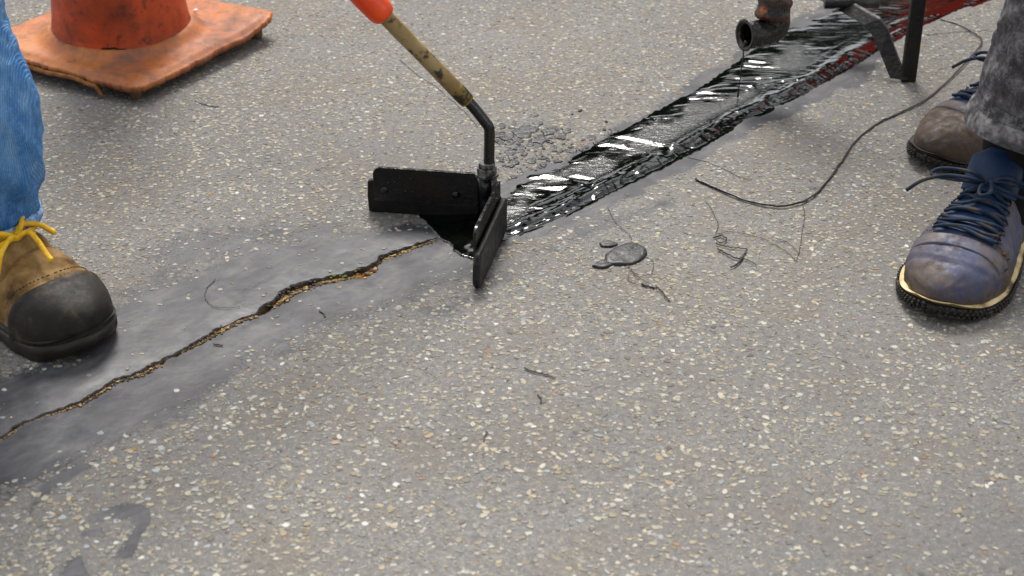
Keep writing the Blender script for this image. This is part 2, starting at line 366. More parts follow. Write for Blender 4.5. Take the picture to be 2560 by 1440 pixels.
# rubble in the crack, and a little moss
ico = bmesh.new(); bmesh.ops.create_icosphere(ico, subdivisions=1, radius=1); IV = np.array([v.co[:] for v in ico.verts]); IF = np.array([[v.index for v in f.verts] for f in ico.faces]); ico.free()
def crumbs(name, n, umin, umax, pal, smin, smax, voff, parent, zoff=0.):
    u = rng.uniform(umin, umax, n); u = u[(fbm(u*30, u*0, 15, 3)+rng.uniform(-.35, .35, n)) > -.12] if n > 500 else u; n = len(u); h = np.interp(u, cu, chw); v = c_of(u)+rng.normal(voff, .55, n)*h
    x = A0[0]+u*UD[0]+v*VD[0]; y = A0[1]+u*UD[1]+v*VD[1]; q = np.abs(v-c_of(u))/(h+1e-6)
    z = -(.0035+h*1.0)*np.clip(1-q, 0, 1)+zoff; s = (smin+(smax-smin)*rng.random(n)**2.2)*np.clip(h/.004, .5, 1.4)
    V = IV[None]*(1+rng.uniform(-.3, .3, (n, 12, 1)))*s[:, None, None]*np.array([1.2, 1, .75])+np.stack([x, y, z+s*.3], -1)[:, None, :]
    F = (IF[None]+(np.arange(n)*12)[:, None, None]).reshape(-1, 3); col = np.array(pal)[rng.integers(0, len(pal), n)][:, :3]*rng.uniform(.6, 1.1, (n, 1))
    o = obj(name, mesh(name, V.reshape(-1, 3), F, False, col=np.repeat(col, 12, 0)), MAT['crumb'], parent); o['kind'] = 'stuff'; return o
crumbs('crack_rubble', 4200, U_C0+.02, U_C1-.03, [lin(160, 128, 80), lin(138, 110, 70), lin(112, 92, 64), lin(180, 152, 104), lin(84, 72, 56), lin(58, 50, 42)], .0005, .0017, -.80, ground, -.0008)
crumbs('crack_gravel', 700, U_C0+.02, U_C1-.03, [lin(70, 62, 52), lin(54, 48, 42), lin(110, 98, 80)], .0009, .0022, .3, ground, -.003)
mu, _ = uv_of(*G(850, 690)[:2]); mu2, _ = uv_of(*G(885, 682)[:2])
crumbs('moss', 90, mu-.008, mu2+.012, [lin(92, 112, 24), lin(70, 92, 20), lin(120, 132, 40)], .0009, .0018, -.1, ground, -.0005)
mu3, _ = uv_of(*G(900, 690)[:2]); mu4, _ = uv_of(*G(930, 670)[:2])
crumbs('leaf_litter', 90, mu3-.01, mu4, [lin(150, 84, 30), lin(96, 56, 26)], .0009, .002, -.5, ground, -.001)

# ------------------------------------------------------------------ fresh tar band behind the squeegee
def edge_param(E, n):
    s = np.concatenate([[0], np.cumsum(np.linalg.norm(np.diff(E, axis=0), axis=1))]); q = np.linspace(0, s[-1], n)
    return np.stack([np.interp(q, s, E[:, 0]), np.interp(q, s, E[:, 1])], -1)
nU, nV = 1150, 150
ue, le = edge_param(catmull(up_w, 400), nU), edge_param(catmull(lo_w, 400), nU)
su = np.linspace(0, 1, nU)[:, None]; sv = np.linspace(0, 1, nV)[None, :]          # sv 0 = far edge, 1 = near edge
s_m = su*np.linalg.norm(le[-1]-le[0]); w_m = np.linalg.norm(ue-le, axis=1)[:, None]; v_m = sv*w_m
eu = .0045*fbm(su*60, su*0+1, 51, 4)+.0016*vnoise(su*200, su*0, 52); el = .0022*fbm(su*70, su*0+2, 53, 4)+.0014*vnoise(su*300, su*0, 54)
perp = (ue-le)/np.linalg.norm(ue-le, axis=1)[:, None]
TX = (ue[:, None, 0]*(1-sv)+le[:, None, 0]*sv)+perp[:, None, 0]*(eu*(1-sv)**6+el*sv**6)
TY = (ue[:, None, 1]*(1-sv)+le[:, None, 1]*sv)+perp[:, None, 1]*(eu*(1-sv)**6+el*sv**6)
rope_c = .80+.03*np.sin(s_m*11)+.03*fbm(s_m*14, s_m*0, 56, 3)
rope = np.exp(-(np.abs((sv-rope_c)*w_m)/.009)**2.2); rope2 = np.exp(-((sv-rope_c-.11)*w_m/.004)**2)*sstep(-.2, .3, vnoise(s_m*30, s_m*0, 63))
# drag marks: they run out sideways on the far half and along the band beside the rope
wrp = .012*fbm(TX*16, TY*16, 55, 3)
far = fbm(TX*11, (TY+wrp)*62, 58, 2, .45); far2 = fbm(TX*40+3, (TY+wrp)*150, 64, 2); along = fbm(s_m*9, (v_m+wrp*.5)*78, 59, 2, .5)
crink = 1-2.2*np.abs(fbm(TX*40, TY*66, 60, 2)); blend = sstep(.40, .68, sv)
patch = sstep(-.18, .18, fbm(s_m*8+3, v_m*13, 57, 3)); edge_n = np.clip(sstep(.26, .04, sv)+sstep(.52, .80, sv), 0, 1); amp = np.clip(.08+.70*edge_n+.80*patch*(1-edge_n), 0, 1.0)
fold = np.zeros_like(TX)                                    # two laps left where the squeegee stopped
for (xa, ya), (xb, yb), a_ in ((G(1500, 342)[:2], G(1700, 378)[:2], 1.0), (G(1560, 372)[:2], G(1640, 400)[:2], .5), (G(1330, 440)[:2], G(1480, 470)[:2], .35), (G(1870, 230)[:2], G(2010, 200)[:2], .6)):
    vx, vy = xb-xa, yb-ya; t_ = np.clip(((TX-xa)*vx+(TY-ya)*vy)/(vx*vx+vy*vy), 0, 1); dd = np.hypot(TX-xa-t_*vx, TY-ya-t_*vy-.010*np.sin(t_*3.1)-.003*vnoise(t_*7, t_*0, 66)); fold += a_*np.exp(-(dd/.0045)**2)*(.4+.6*np.sin(t_*2.6+.3))
pool_m = np.exp(-(((TX-G(2150, 90)[0])/.10)**2+((TY-G(2150, 90)[1])/.07)**2)); pool_m = np.clip(pool_m+1.1*np.exp(-(((TX-G(2400, 20)[0])/.13)**2+((TY-G(2400, 20)[1])/.16)**2)), 0, 1); amp = amp*(1-.85*pool_m)      # still pool by the spout
d_e = np.minimum(sv*w_m/.026, (1-sv)*w_m/.020); body = .0020*np.clip(d_e, 0, 1)**.6
TZ = body + amp*((.0032*far+.0002*far2)*(1-blend)+(.0027*along*(1-.65*rope)*blend)+.0011*crink*edge_n*(1-.6*rope)*blend)*sstep(1., .90, sv) + .0030*rope*(1+.45*vnoise(s_m*50, s_m*0, 62))*(1-.8*pool_m) + .0012*rope2 + .0034*fold
taper = np.clip(d_e*1.6, 0, 1); TZ = TZ*(.30+.70*taper)
endt = sstep(0, .03, s_m); TZ = np.maximum(TZ*endt+.002*(1-endt), .0007); TZ[:, 0] = -.002; TZ[:, -1] = -.002
dull = np.clip((1-edge_n)*(1-patch)*1.0-fold-rope-pool_m, 0, 1)
tar = obj('fresh_tar', mesh('fresh_tar', np.stack([TX, TY, TZ], -1).reshape(-1, 3), grid_faces(nU, nV), attrs={'dull': dull.ravel()}), MAT['tar'])
if tar.data.polygons[5000].normal.z < 0: tar.data.flip_normals()
tag(tar, 'glossy black band of freshly poured tar with ripples covering the crack', 'tar')

# ------------------------------------------------------------------ squeegee
V0 = G(1238, 552); LE = G(922, 530); RE = G(1188, 712); VR = G(1252, 575)
SQ = V0.copy(); SQ[2] = 0
sq = thing('crack_squeegee', 'black V shaped tar squeegee with bent steel rod, tan shaft and orange grip', 'squeegee', tuple(SQ))
Z3 = np.array([0, 0, 1.])
def wing(A, B, h, rub, inward, holes, tip=False):
    d = B-A; L = np.linalg.norm(d); ex = d/L; n = np.cross(Z3, ex)*inward; A = rel(A, SQ)
    r = .010
    out = [(0, rub-.012), (L-.008, rub-.012), (L-.008, h-r)] + [(L-.008-r+r*math.cos(t), h-r+r*math.sin(t)) for t in np.linspace(0, math.pi/2, 6)][1:] + [(0, h)]
    plate = part('blade_plate', *prism(out, A, ex, Z3, n, .004), MAT['black_metal'], sq, False); bev(plate, .0008)
    if tip:
        o2 = [(0, .002), (L*.72, .000), (L+.002, .000), (L+.014, .018), (L+.010, .036), (L-.004, rub+.004), (0, rub+.004)]
    else:
        o2 = [(0, .001), (L*.5, .0), (L, .001), (L+.001, .022), (L, rub+.012), (L-.006, rub+.014), (0, rub+.014)]
    if tip: r_t = .0125; o2 = [(0, .002), (L*.6, .000), (L+.004, .0)]+[(L+.006+.012*math.sin(t), .016-.016*math.cos(t)) for t in np.linspace(.2, 1.6, 6)]+[(L+.014, .034), (L+.006, rub+.010), (0, rub+.012)]
    rt = .0085 if tip else .0078
    rb = part('rubber_blade', *prism(o2, A-n*rt+n*(-.0002), ex, Z3, n, rt), MAT['rubber'], sq, False); bev(rb, .0045 if tip else .0015, 3)
    if tip: return ex, n
    back = part('clamp_strip', *prism([(.004, rub-.008), (L-.014, rub-.008), (L-.014, rub+.012), (.004, rub+.012)], A-n*.0115, ex, Z3, n, .0032), MAT['black_metal'], sq, False); bev(back, .0006)
    for hx in holes:
        for side in (1, -1):
            c = A+ex*hx*L+Z3*(rub+.004)+(n*.004 if side > 0 else -n*.0115)
            path = [c, c+n*side*.002, c+n*side*.0032]; part('rivet', *tube(path, [.0052, .0046, .0022], 12), MAT['black_metal'], plate)
    return ex, n
exL, nL = wing(V0, LE, .064, .030, 1, (.30, .86))
exR, nR = wing(VR, RE, .066, .034, -1, (.35, .75), True)
rv = np.random.default_rng(8)
for _ in range(14):                                     # tar drops spattered on the left plate
    q_ = rel(V0, SQ)+exL*rv.uniform(.10, .15)+Z3*rv.uniform(.030, .052)+nL*.0042; r_ = rv.uniform(.0007, .0018)
    part('tar_droplet', IV*r_*np.array([1, .7, 1.1])+q_, [tuple(f) for f in IF], MAT['tar'], sq)
# corner post, socket, nut, rod, shaft, grip
Cp = rel(V0, SQ)+exL*.008+exR*.008
part('corner_post', *tube([Cp+Z3*.012, Cp+Z3*.05, Cp+Z3*.066], [.011, .012, .012], 16), MAT['black_metal'], sq)
def hexa(c, r, h): return prism([(r*math.cos(k*math.pi/3+.3), r*math.sin(k*math.pi/3+.3)) for k in range(6)], c, (1, 0, 0), (0, 1, 0), (0, 0, 1), h)
bev(part('nut', *hexa(Cp+Z3*.066, .0125, .010), MAT['zinc'], sq, False), .001)
part('washer', *tube([Cp+Z3*.0655, Cp+Z3*.0685], .0145, 20), MAT['zinc'], sq, False)
bev(part('nut', *hexa(Cp+Z3*.0765, .0105, .006), MAT['zinc'], sq, False), .001)
pw_ = Cp+SQ
Yr = pw_[1]
b1 = GY(1224, 318, Yr); b0 = np.array([pw_[0], pw_[1], .070]); b0[0] = GY(1222, 415, Yr)[0]
s0 = GY(1166, 250, Yr-.004); s1 = GY(962, 40, Yr-.02); dsh = (s1-s0)/np.linalg.norm(s1-s0)
b1a = b1+(b0-b1)*.22; b1b = b1+(s0-b1)*.22
rodp = catmull([b0, b0+(b1a-b0)*.5, b1a, b1+(b1a-b1)*.15+(b1b-b1)*.15, b1b, s0-dsh*.01, s0+dsh*.02], 40)
part('bent_rod', *tube(rel(rodp, SQ), .0066, 14), MAT['black_metal'], sq)
mw = M('painted_shaft', .5, .45)
nn = mw.noise(60, 6, .65); n2 = mw.noise(14, 4, .6)
basew = mw.ramp(n2, [(.35, lin(112, 88, 42)), (.55, lin(138, 114, 66)), (.7, lin(156, 138, 98))])
mw.set('Base Color', mw.mix(mw.ramp(nn, [(.52, 0.0), (.62, 1.0)]), basew, lin(44, 36, 22))); mw.bump(nn, .0008); 
sp_ = np.array([s0+dsh*q for q in np.linspace(-.002, .97*np.linalg.norm(s1-s0)+.55, 60)])
part('handle_shaft', *tube(rel(sp_, SQ), .0092*(1+.05*vnoise(np.arange(60)*.5, np.zeros(60), 3)), 18), mw.m, sq)
tp = np.array([s0+dsh*q for q in np.linspace(.000, .022, 6)]); 
part('yellow_tape', *tube(rel(tp, SQ), [.0090, .0094, .0095, .0095, .0095, .0092], 18), m_simple('yellow_tape', [(.45, lin(44, 36, 18)), (.53, lin(112, 92, 32)), (.7, lin(134, 112, 40))], 70, .45, .4), sq)
gp = np.array([s1+dsh*q for q in (-.001, 0, .004, .012, .03, .08, .14, .20, .25, .262, .268)])
part('orange_grip', *tube(rel(gp, SQ), [.009, .0125, .0148, .0158, .016, .0155, .016, .0155, .016, .0145, .010], 24),
     m_simple('orange_grip', [(.35, lin(226, 62, 14)), (.7, lin(240, 84, 24))], 30, .38, .45, .0003, 120), sq)
# tar gathered inside the V
nP = 60; a, b = np.meshgrid(np.linspace(0, 1, nP), np.linspace(0, 1, nP), indexing='ij')
Lb, Rb = LE-V0, RE-V0; pu = a*.60; pv = b*.70; pxy = V0[:2][None, None]+pu[..., None]*Lb[:2]+pv[..., None]*Rb[:2]
inside = 1-((pu/.60)**1.3+(pv/.68)**1.3)+.10*fbm(a*5, b*5, 71, 3)
pz = np.where(inside > 0, 0.0012+.0085*np.clip(inside, 0, 1)**1.15+.0012*fbm(a*3, b*3, 72, 2)*np.clip(inside*3, 0, 1), -.003)
fp = [f for f in grid_faces(nP, nP) if max(inside.ravel()[f]) > -.04]
pool = obj('tar_puddle', mesh('tar_puddle', np.concatenate([pxy, pz[..., None]], -1).reshape(-1, 3), np.array(fp), attrs={'dull': np.full(nP*nP, -.3)}), MAT['tar'])
fixn(pool.data); 
if sum(p.normal.z for p in pool.data.polygons) < 0: pool.data.flip_normals()
tag(pool, 'glossy black heap of tar gathered inside the V of the squeegee', 'tar')

# ------------------------------------------------------------------ traffic cone
K = G(338, 218, .032); KR = G(697, 34, .036)
ea = (KR-K); ea[2] = 0; side = np.linalg.norm(ea); ea /= side; ebd = np.array([-ea[1], ea[0], 0.])      # second edge square to the first
kc = K+ea*side/2+ebd*side/2; kc[2] = 0
CO = -ea*.012; cone = thing('traffic_cone', 'faded dirty orange rubber traffic cone with ragged square base', 'traffic cone', tuple(kc))
mc = M('cone_rubber', .5, .4)
n1 = mc.noise(16, 6, .65); n2 = mc.noise(70, 5, .65); n3 = mc.noise(6, 4, .6)
cb = mc.ramp(n3, [(.3, lin(176, 60, 10)), (.6, lin(190, 70, 14)), (.8, lin(160, 70, 28))])
cb = mc.mix(mc.ramp(n1, [(.42, 0.0), (.68, .85)]), cb, lin(88, 34, 16)); cb = mc.mix(mc.ramp(n2, [(.54, 0.0), (.70, .85)]), cb, lin(60, 34, 26))
mc.set('Base Color', cb); mc.set('Roughness', mc.ramp(n1, [(.3, .42), (.7, .65)])); mc.bump(n2, .0006)
mbs = M('cone_base_rubber', .6, .35)
n1 = mbs.noise(9, 6, .65); n2 = mbs.noise(55, 6, .7); n3 = mbs.noise(22, 5, .7)
cb = mbs.ramp(n1, [(.3, lin(178, 114, 56)), (.55, lin(172, 98, 46)), (.75, lin(132, 74, 42))])
cb = mbs.mix(mbs.ramp(n3, [(.44, 0.0), (.68, .85)]), cb, lin(104, 76, 64)); cb = mbs.mix(mbs.ramp(n2, [(.55, 0.0), (.72, .8)]), cb, lin(72, 54, 48))
mbs.set('Base Color', cb); mbs.set('Roughness', mbs.ramp(n3, [(.3, .45), (.7, .7)])); mbs.bump(n2, .0007)
# base slab: square sheet with rounded, lifted corners and a torn edge
nb = 96; q = np.linspace(-1, 1, nb); A_, B_ = np.meshgrid(q, q, indexing='ij')
def sq_round(A_, B_):                                   # pull the corners in
    r = (np.abs(A_)**16+np.abs(B_)**16)**(1/16.); m_ = np.maximum(np.abs(A_), np.abs(B_)); k = np.where(r > 0, m_/np.maximum(r, 1e-6), 1); return A_*k, B_*k
Ar, Br = sq_round(A_, B_); edge = np.maximum(np.abs(A_), np.abs(B_)); rag = sstep(.93, 1, edge)*(.010*fbm(A_*20, B_*20, 81, 3)+.012*vnoise(A_*75, B_*75, 82))
hs = side/2; R_ = np.hypot(ea[0]*Ar*hs+ebd[0]*Br*hs-CO[0], ea[1]*Ar*hs+ebd[1]*Br*hs-CO[1])
bx = ea[0]*Ar*hs*(1+rag)+ebd[0]*Br*hs*(1+rag); by = ea[1]*Ar*hs*(1+rag)+ebd[1]*Br*hs*(1+rag)
RB = .104
top = .033+.005*fbm(Ar*1.7, Br*1.7, 83, 3)+.006*np.clip(Ar*1.0-Br*.2, 0, 1.3)**3*sstep(.6, 1.2, np.abs(Ar)+np.abs(Br)*.3)+.012*np.exp(-((R_-RB)/.012)**2*.9)*(R_ > RB*.9)
top -= .006*sstep(.9, 1, edge); bot = top-.0075
Vt = np.stack([bx, by, top], -1).reshape(-1, 3); Vb = np.stack([bx*.995, by*.995, bot], -1).reshape(-1, 3)
keepf = [f for f in grid_faces(nb, nb) if (R_.ravel()[f]).min() > RB*.80]
Fb = [tuple(f) for f in keepf]+[tuple(int(i)+nb*nb for i in f[::-1]) for f in keepf]
ring = [i*nb for i in range(nb)]+[(nb-1)*nb+j for j in range(1, nb)]+[i*nb+nb-1 for i in range(nb-2, -1, -1)]+[j for j in range(nb-2, 0, -1)]
Fb += [(ring[k], ring[(k+1) % len(ring)], ring[(k+1) % len(ring)]+nb*nb, ring[k]+nb*nb) for k in range(len(ring))]
base = part('base', np.vstack([Vt, Vb]), Fb, mbs.m, cone)
# torn strip hanging under the front left edge
fl = -1
tp = [kc*0+ea*(-hs*(1.005))+ebd*(hs*t) for t in np.linspace(-.62, .9, 30)]
tp = np.array(tp); tp[:, 2] = .0185+.003*vnoise(np.arange(30)*.3, np.zeros(30), 5); tp[0, 2] = .006; tp[1, 2] = .010; tp[0, :2] -= .004*ea[:2]
part('torn_edge_strip', *tube(tp, np.r_[.002, .0035, np.full(28, .0036)], 8), m_simple('torn_rubber', [(.3, lin(96, 58, 30)), (.6, lin(150, 100, 54))], 120, .8, .3, .001, 300), base)
# body: flared tube
zz = np.concatenate([np.linspace(.022, .05, 12), np.linspace(.06, .70, 40)]); rr = np.interp(zz, [.022, .032, .045, .06, .70], [RB*1.06, RB*1.01, RB*.975, RB*.955, .030])
dsp = .0016*fbm(np.repeat(zz[:, None], 64, 1)*14, np.tile(np.arange(64)/64*12, (len(zz), 1)), 91, 3)
pth = np.stack([zz*0+CO[0], zz*0+CO[1], zz+.006], -1); Vo, Fo = tube(pth, rr, 64, False, dsp); Vi, Fi = tube(pth[::-1], rr[::-1]-.005, 64, False)
n0 = len(zz)*64; Fm = Fo+[tuple(i+n0 for i in f) for f in Fi]+[((len(zz)-1)*64+i, (len(zz)-1)*64+(i+1) % 64, n0+(i+1) % 64, n0+i) for i in range(64)]
part('cone_body', np.vstack([Vo, Vi]), Fm, mc.m, cone)
# split along the seam between body and base
tcam = math.atan2(-kc[1], -kc[0]); th = np.linspace(tcam-.42, tcam+.55, 40); zs = .036+.0035*np.sin(np.linspace(0, 7, 40))+.002*vnoise(np.arange(40)*.35, np.zeros(40), 7)
rs_ = np.interp(zs, [.032, .045], [RB*1.012, RB*.977])
part('split_seam', *tube(np.stack([np.cos(th)*rs_+CO[0], np.sin(th)*rs_+CO[1], zs+.006], -1), np.interp(np.arange(40), [0, 8, 20, 39], [.0004, .0012, .0015, .0004]), 6), m_simple('split_dark', [(.3, lin(24, 16, 12)), (.7, lin(44, 28, 20))], 100, .9, .2), cone)
mpeg = m_simple('base_foot', [(.3, lin(70, 58, 44)), (.7, lin(110, 90, 66))], 60, .8, .3)
for sa_, sb_ in ((-1, -1), (1, -1), (-1, 1), (1, 1)):
    c = ea*hs*.84*sa_+ebd*hs*.84*sb_
    part('foot', *tube([c+Z3*.0, c+Z3*.004, c+Z3*.030], [.0075, .009, .0095], 14), mpeg, cone)
c = ea*hs*.62+ebd*(-hs*.30); part('paint_fleck', *tube([c+Z3*.037, c+Z3*.0405], [.004, .003], 8), m_simple('white_fleck', [(0, lin(220, 215, 205)), (1, lin(235, 232, 225))], 50, .5), base)

# ------------------------------------------------------------------ shoes, trousers, people
def foot_surface(L, Wp, Hp, e_top=.62, round0=.85, toe_h=.022, waist=None, z0=0.):
    Wp = np.array(Wp); Hp = np.array(Hp)
    def w(s):
        b = np.interp(s, Wp[:, 0], Wp[:, 1]); t = np.clip((s-round0)/(1-round0), 0, 1); h = np.clip((.10-s)/.10, 0, 1)
        return b*np.sqrt(np.clip(1-t**2.3, 0, 1))*np.sqrt(np.clip(1-.75*h**2, 0, 1))
    def hgt(s):
        xs = np.linspace(0, 1, 400); hs_ = np.interp(xs, Hp[:, 0], Hp[:, 1]); ker = np.hanning(31); ker /= ker.sum()
        hs_ = np.convolve(np.pad(hs_, 15, 'edge'), ker, 'valid'); b = np.interp(s, xs, hs_)
        t = np.clip((s-round0)/(1-round0), 0, 1); return toe_h+(b-toe_h)*np.sqrt(np.clip(1-t**2.6, 0, 1))
    def surf(s, th):                                     # th 0..pi across the foot, from right (-y) over the top to left (+y)
        s = np.asarray(s, float); th = np.asarray(th, float); H = hgt(s); W_ = w(s)
        cc, ss = np.cos(th), np.sin(th); y = -np.sign(cc)*np.abs(cc)**e_top; z = np.abs(ss)**(.62)
        if waist is not None: y = y*(1-waist(s)*sstep(.15, .75, z*H/np.maximum(H, .06)))
        return np.stack([s*L+0*th, W_*y, z0+z*H], -1)
    return surf, w, hgt
def shoe_upper(surf, s0, s1, nS=70, nT=44, disp=None, th0=0., th1=math.pi):
    k = np.linspace(0, 1, nS); s = s0+(s1-s0)*np.sin(k*math.pi/2)**.9 if s1 > .97 else s0+(s1-s0)*k
    S, T = np.meshgrid(s, np.linspace(th0, th1, nT), indexing='ij'); P_ = surf(S, T)
    if disp is not None:
        c = P_.mean(1, keepdims=True); c[..., 2] = .02; d = P_-c; d /= np.linalg.norm(d, axis=-1, keepdims=True)+1e-9; P_ = P_+d*disp(S, T)[..., None]
    F = [tuple(f) for f in grid_faces(nS, nT)]; return P_.reshape(-1, 3), F
def sole_mesh(L, w, z0, z1, grow0, grow1, n=60, s_from=0., s_to=1., lug=None):
    k = np.linspace(0, math.pi, n); s = s_from+(s_to-s_from)*(.5-.5*np.cos(k)); R_ = np.stack([s*L, -w(s)], -1); Lf = np.stack([s*L, w(s)], -1)[::-1]
    O = np.vstack([R_, Lf[1:-1]]); c = np.array([L*.5*(s_from+s_to), 0]); d = O-c; nrm = d/np.linalg.norm(d, axis=1)[:, None]
    m_ = len(O); V = []; levels = [(z0, grow0-.003), (z0+.003, grow0), ((z0+z1)/2, (grow0+grow1)/2+.001), (z1-.002, grow1), (z1, grow1-.003)]
    for z, g in levels:
        gg = g*np.ones(m_)
        if lug is not None: gg = gg+lug(np.arange(m_), z)
        P_ = O+nrm*gg[:, None]; zt = z+.012*np.clip((P_[:, 0]/L-.86)/.14, 0, 1)**2*(1 if z < z0+.004 else .7)
        V += list(np.column_stack([P_, zt]))
    F = []
    for l in range(len(levels)-1):
        for i in range(m_): F.append((l*m_+i, l*m_+(i+1) % m_, (l+1)*m_+(i+1) % m_, (l+1)*m_+i))
    F += [tuple(range(m_))[::-1], tuple((len(levels)-1)*m_+i for i in range(m_))]; return V, F
def xf(V, org, head):
    V = np.asarray(V, float); c, s = head; o = np.empty_like(V)
    o[:, 0] = org[0]+V[:, 0]*c-V[:, 1]*s; o[:, 1] = org[1]+V[:, 0]*s+V[:, 1]*c; o[:, 2] = org[2]+V[:, 2]; return o
def lace(surf, pts, r, lift=.0025, n=26, wob=0.):
    P_ = np.array([surf(a, b) for a, b in pts]).reshape(-1, 3); Q = np.array([surf(a, b) for a, b in pts]).reshape(-1, 3); Q[:, 2] += lift
    return catmull(Q, n)

mden = M('blue_denim', .85, .25); nA = mden.noise(14, 6, .65, stretch=(1.6, 1.6, .7)); nB = mden.noise(420, 3, .6, stretch=(1, 1, 2.2)); nC = mden.noise(55, 6, .75)
cd = mden.ramp(nA, [(.28, lin(42, 94, 154)), (.5, lin(74, 132, 188)), (.70, lin(130, 174, 214))]); cd = mden.mix(mden.ramp(nC, [(.48, 0.0), (.68, .55)]), cd, lin(140, 182, 220))
cd = mden.mix(mden.ramp(nB, [(.3, .35), (.6, 0.0)]), cd, lin(18, 52, 104)); wv = mden.n.new('ShaderNodeTexWave'); wv.inputs['Scale'].default_value = 190; wv.inputs['Distortion'].default_value = 2.5; mden.l.new(mden.map((1, 1, .8)), wv.inputs['Vector']); cd = mden.mix(mden.ramp(wv.outputs['Fac'], [(.2, .30), (.7, 0.0)]), cd, lin(24, 62, 118)); mden.set('Base Color', cd); mden.bump(mden.math('ADD', nB, wv.outputs['Fac']), .0008, .7)
mgry = M('grey_denim', .9, .2); nA = mgry.noise(26, 7, .8, stretch=(1.5, 1.5, .8)); nB = mgry.noise(420, 3, .6, stretch=(1, 1, 2.2)); nC = mgry.noise(60, 6, .8)
cd = mgry.ramp(nA, [(.34, lin(44, 42, 43)), (.5, lin(64, 62, 63)), (.66, lin(96, 94, 96))]); cd = mgry.mix(mgry.ramp(nC, [(.47, 0.0), (.64, .7)]), cd, lin(138, 136, 140))
cd = mgry.mix(mgry.ramp(nB, [(.3, .4), (.6, 0.0)]), cd, lin(34, 33, 34)); mgry.set('Base Color', cd); mgry.bump(nB, .0008, .7)
MAT['skin'] = m_simple('skin', [(.3, lin(190, 140, 112)), (.7, lin(206, 158, 130))], 30, .5, .4)
MAT['jacket'] = m_simple('work_jacket', [(.3, lin(40, 44, 52)), (.7, lin(58, 62, 70))], 20, .85, .2, .001, 200)
MAT['hair'] = m_simple('hair', [(.3, lin(30, 22, 16)), (.7, lin(52, 38, 28))], 200, .6, .3)
mnub = M('tan_nubuck', .8, .25); nA = mnub.noise(26, 6, .65); nB = mnub.noise(110, 5, .7)
cd = mnub.ramp(nA, [(.34, lin(62, 42, 20)), (.48, lin(112, 84, 46)), (.66, lin(152, 124, 78))]); cd = mnub.mix(mnub.ramp(nB, [(.58, 0.0), (.75, .6)]), cd, lin(96, 66, 34)); mnub.set('Base Color', cd); mnub.bump(nB, .0010, .8)
MAT['toe_rubber'] = m_simple('toe_rubber', [(.3, lin(24, 21, 18)), (.58, lin(36, 32, 27)), (.75, lin(78, 62, 42))], 48, .6, .3, .0006, 160, rr=(.5, .75))
MAT['boot_sole'] = m_simple('boot_sole', [(.3, lin(18, 16, 14)), (.7, lin(38, 34, 28))], 60, .5, .4, .0006, 200)
MAT['yellow_lace'] = m_simple('yellow_lace', [(.3, lin(206, 150, 22)), (.65, lin(238, 194, 46))], 120, .7, .3, .0008, 900)
mshoe = M('muddy_blue_leather', .55, .4); nA = mshoe.noise(20, 6, .65); nB = mshoe.noise(80, 6, .75); nC = mshoe.noise(13, 5, .65)
cd = mshoe.ramp(nA, [(.3, lin(36, 42, 70)), (.5, lin(56, 61, 88)), (.7, lin(80, 78, 86))]); cd = mshoe.mix(mshoe.ramp(nC, [(.40, 0.0), (.58, .9)]), cd, lin(90, 78, 68))
cd = mshoe.mix(mshoe.ramp(mshoe.math('ADD', nB, mshoe.math('MULTIPLY', mshoe.attr('mudm'), .26)), [(.55, 0.0), (.70, .92)]), cd, lin(70, 56, 42)); mshoe.set('Base Color', cd); mshoe.set('Roughness', mshoe.ramp(nB, [(.4, .5), (.65, .9)])); mshoe.bump(nB, .0008, .8)
MAT['tongue'] = m_simple('blue_tongue', [(.3, lin(4, 28, 56)), (.6, lin(8, 42, 78)), (.8, lin(40, 44, 50))], 24, .6, .35, .0005, 300)
MAT['blue_lace'] = m_simple('blue_lace', [(.35, lin(10, 24, 42)), (.52, lin(20, 42, 66)), (.62, lin(64, 56, 48))], 45, .75, .3, .0008, 900)
MAT['midsole'] = m_simple('cream_midsole', [(.36, lin(84, 66, 44)), (.5, lin(196, 172, 122)), (.7, lin(222, 204, 162))], 38, .6, .35, .0005, 200)
MAT['outsole'] = m_simple('outsole', [(.3, lin(26, 24, 22)), (.6, lin(48, 44, 38)), (.8, lin(92, 78, 60))], 60, .65, .35, .0008, 200)
MAT['mud'] = m_simple('mud', [(.3, lin(48, 36, 24)), (.7, lin(96, 76, 54))], 80, .9, .2, .0015, 200)
MAT['sock'] = m_simple('black_sock', [(.3, lin(12, 12, 13)), (.7, lin(26, 25, 26))], 40, .85, .2, .001, 400)

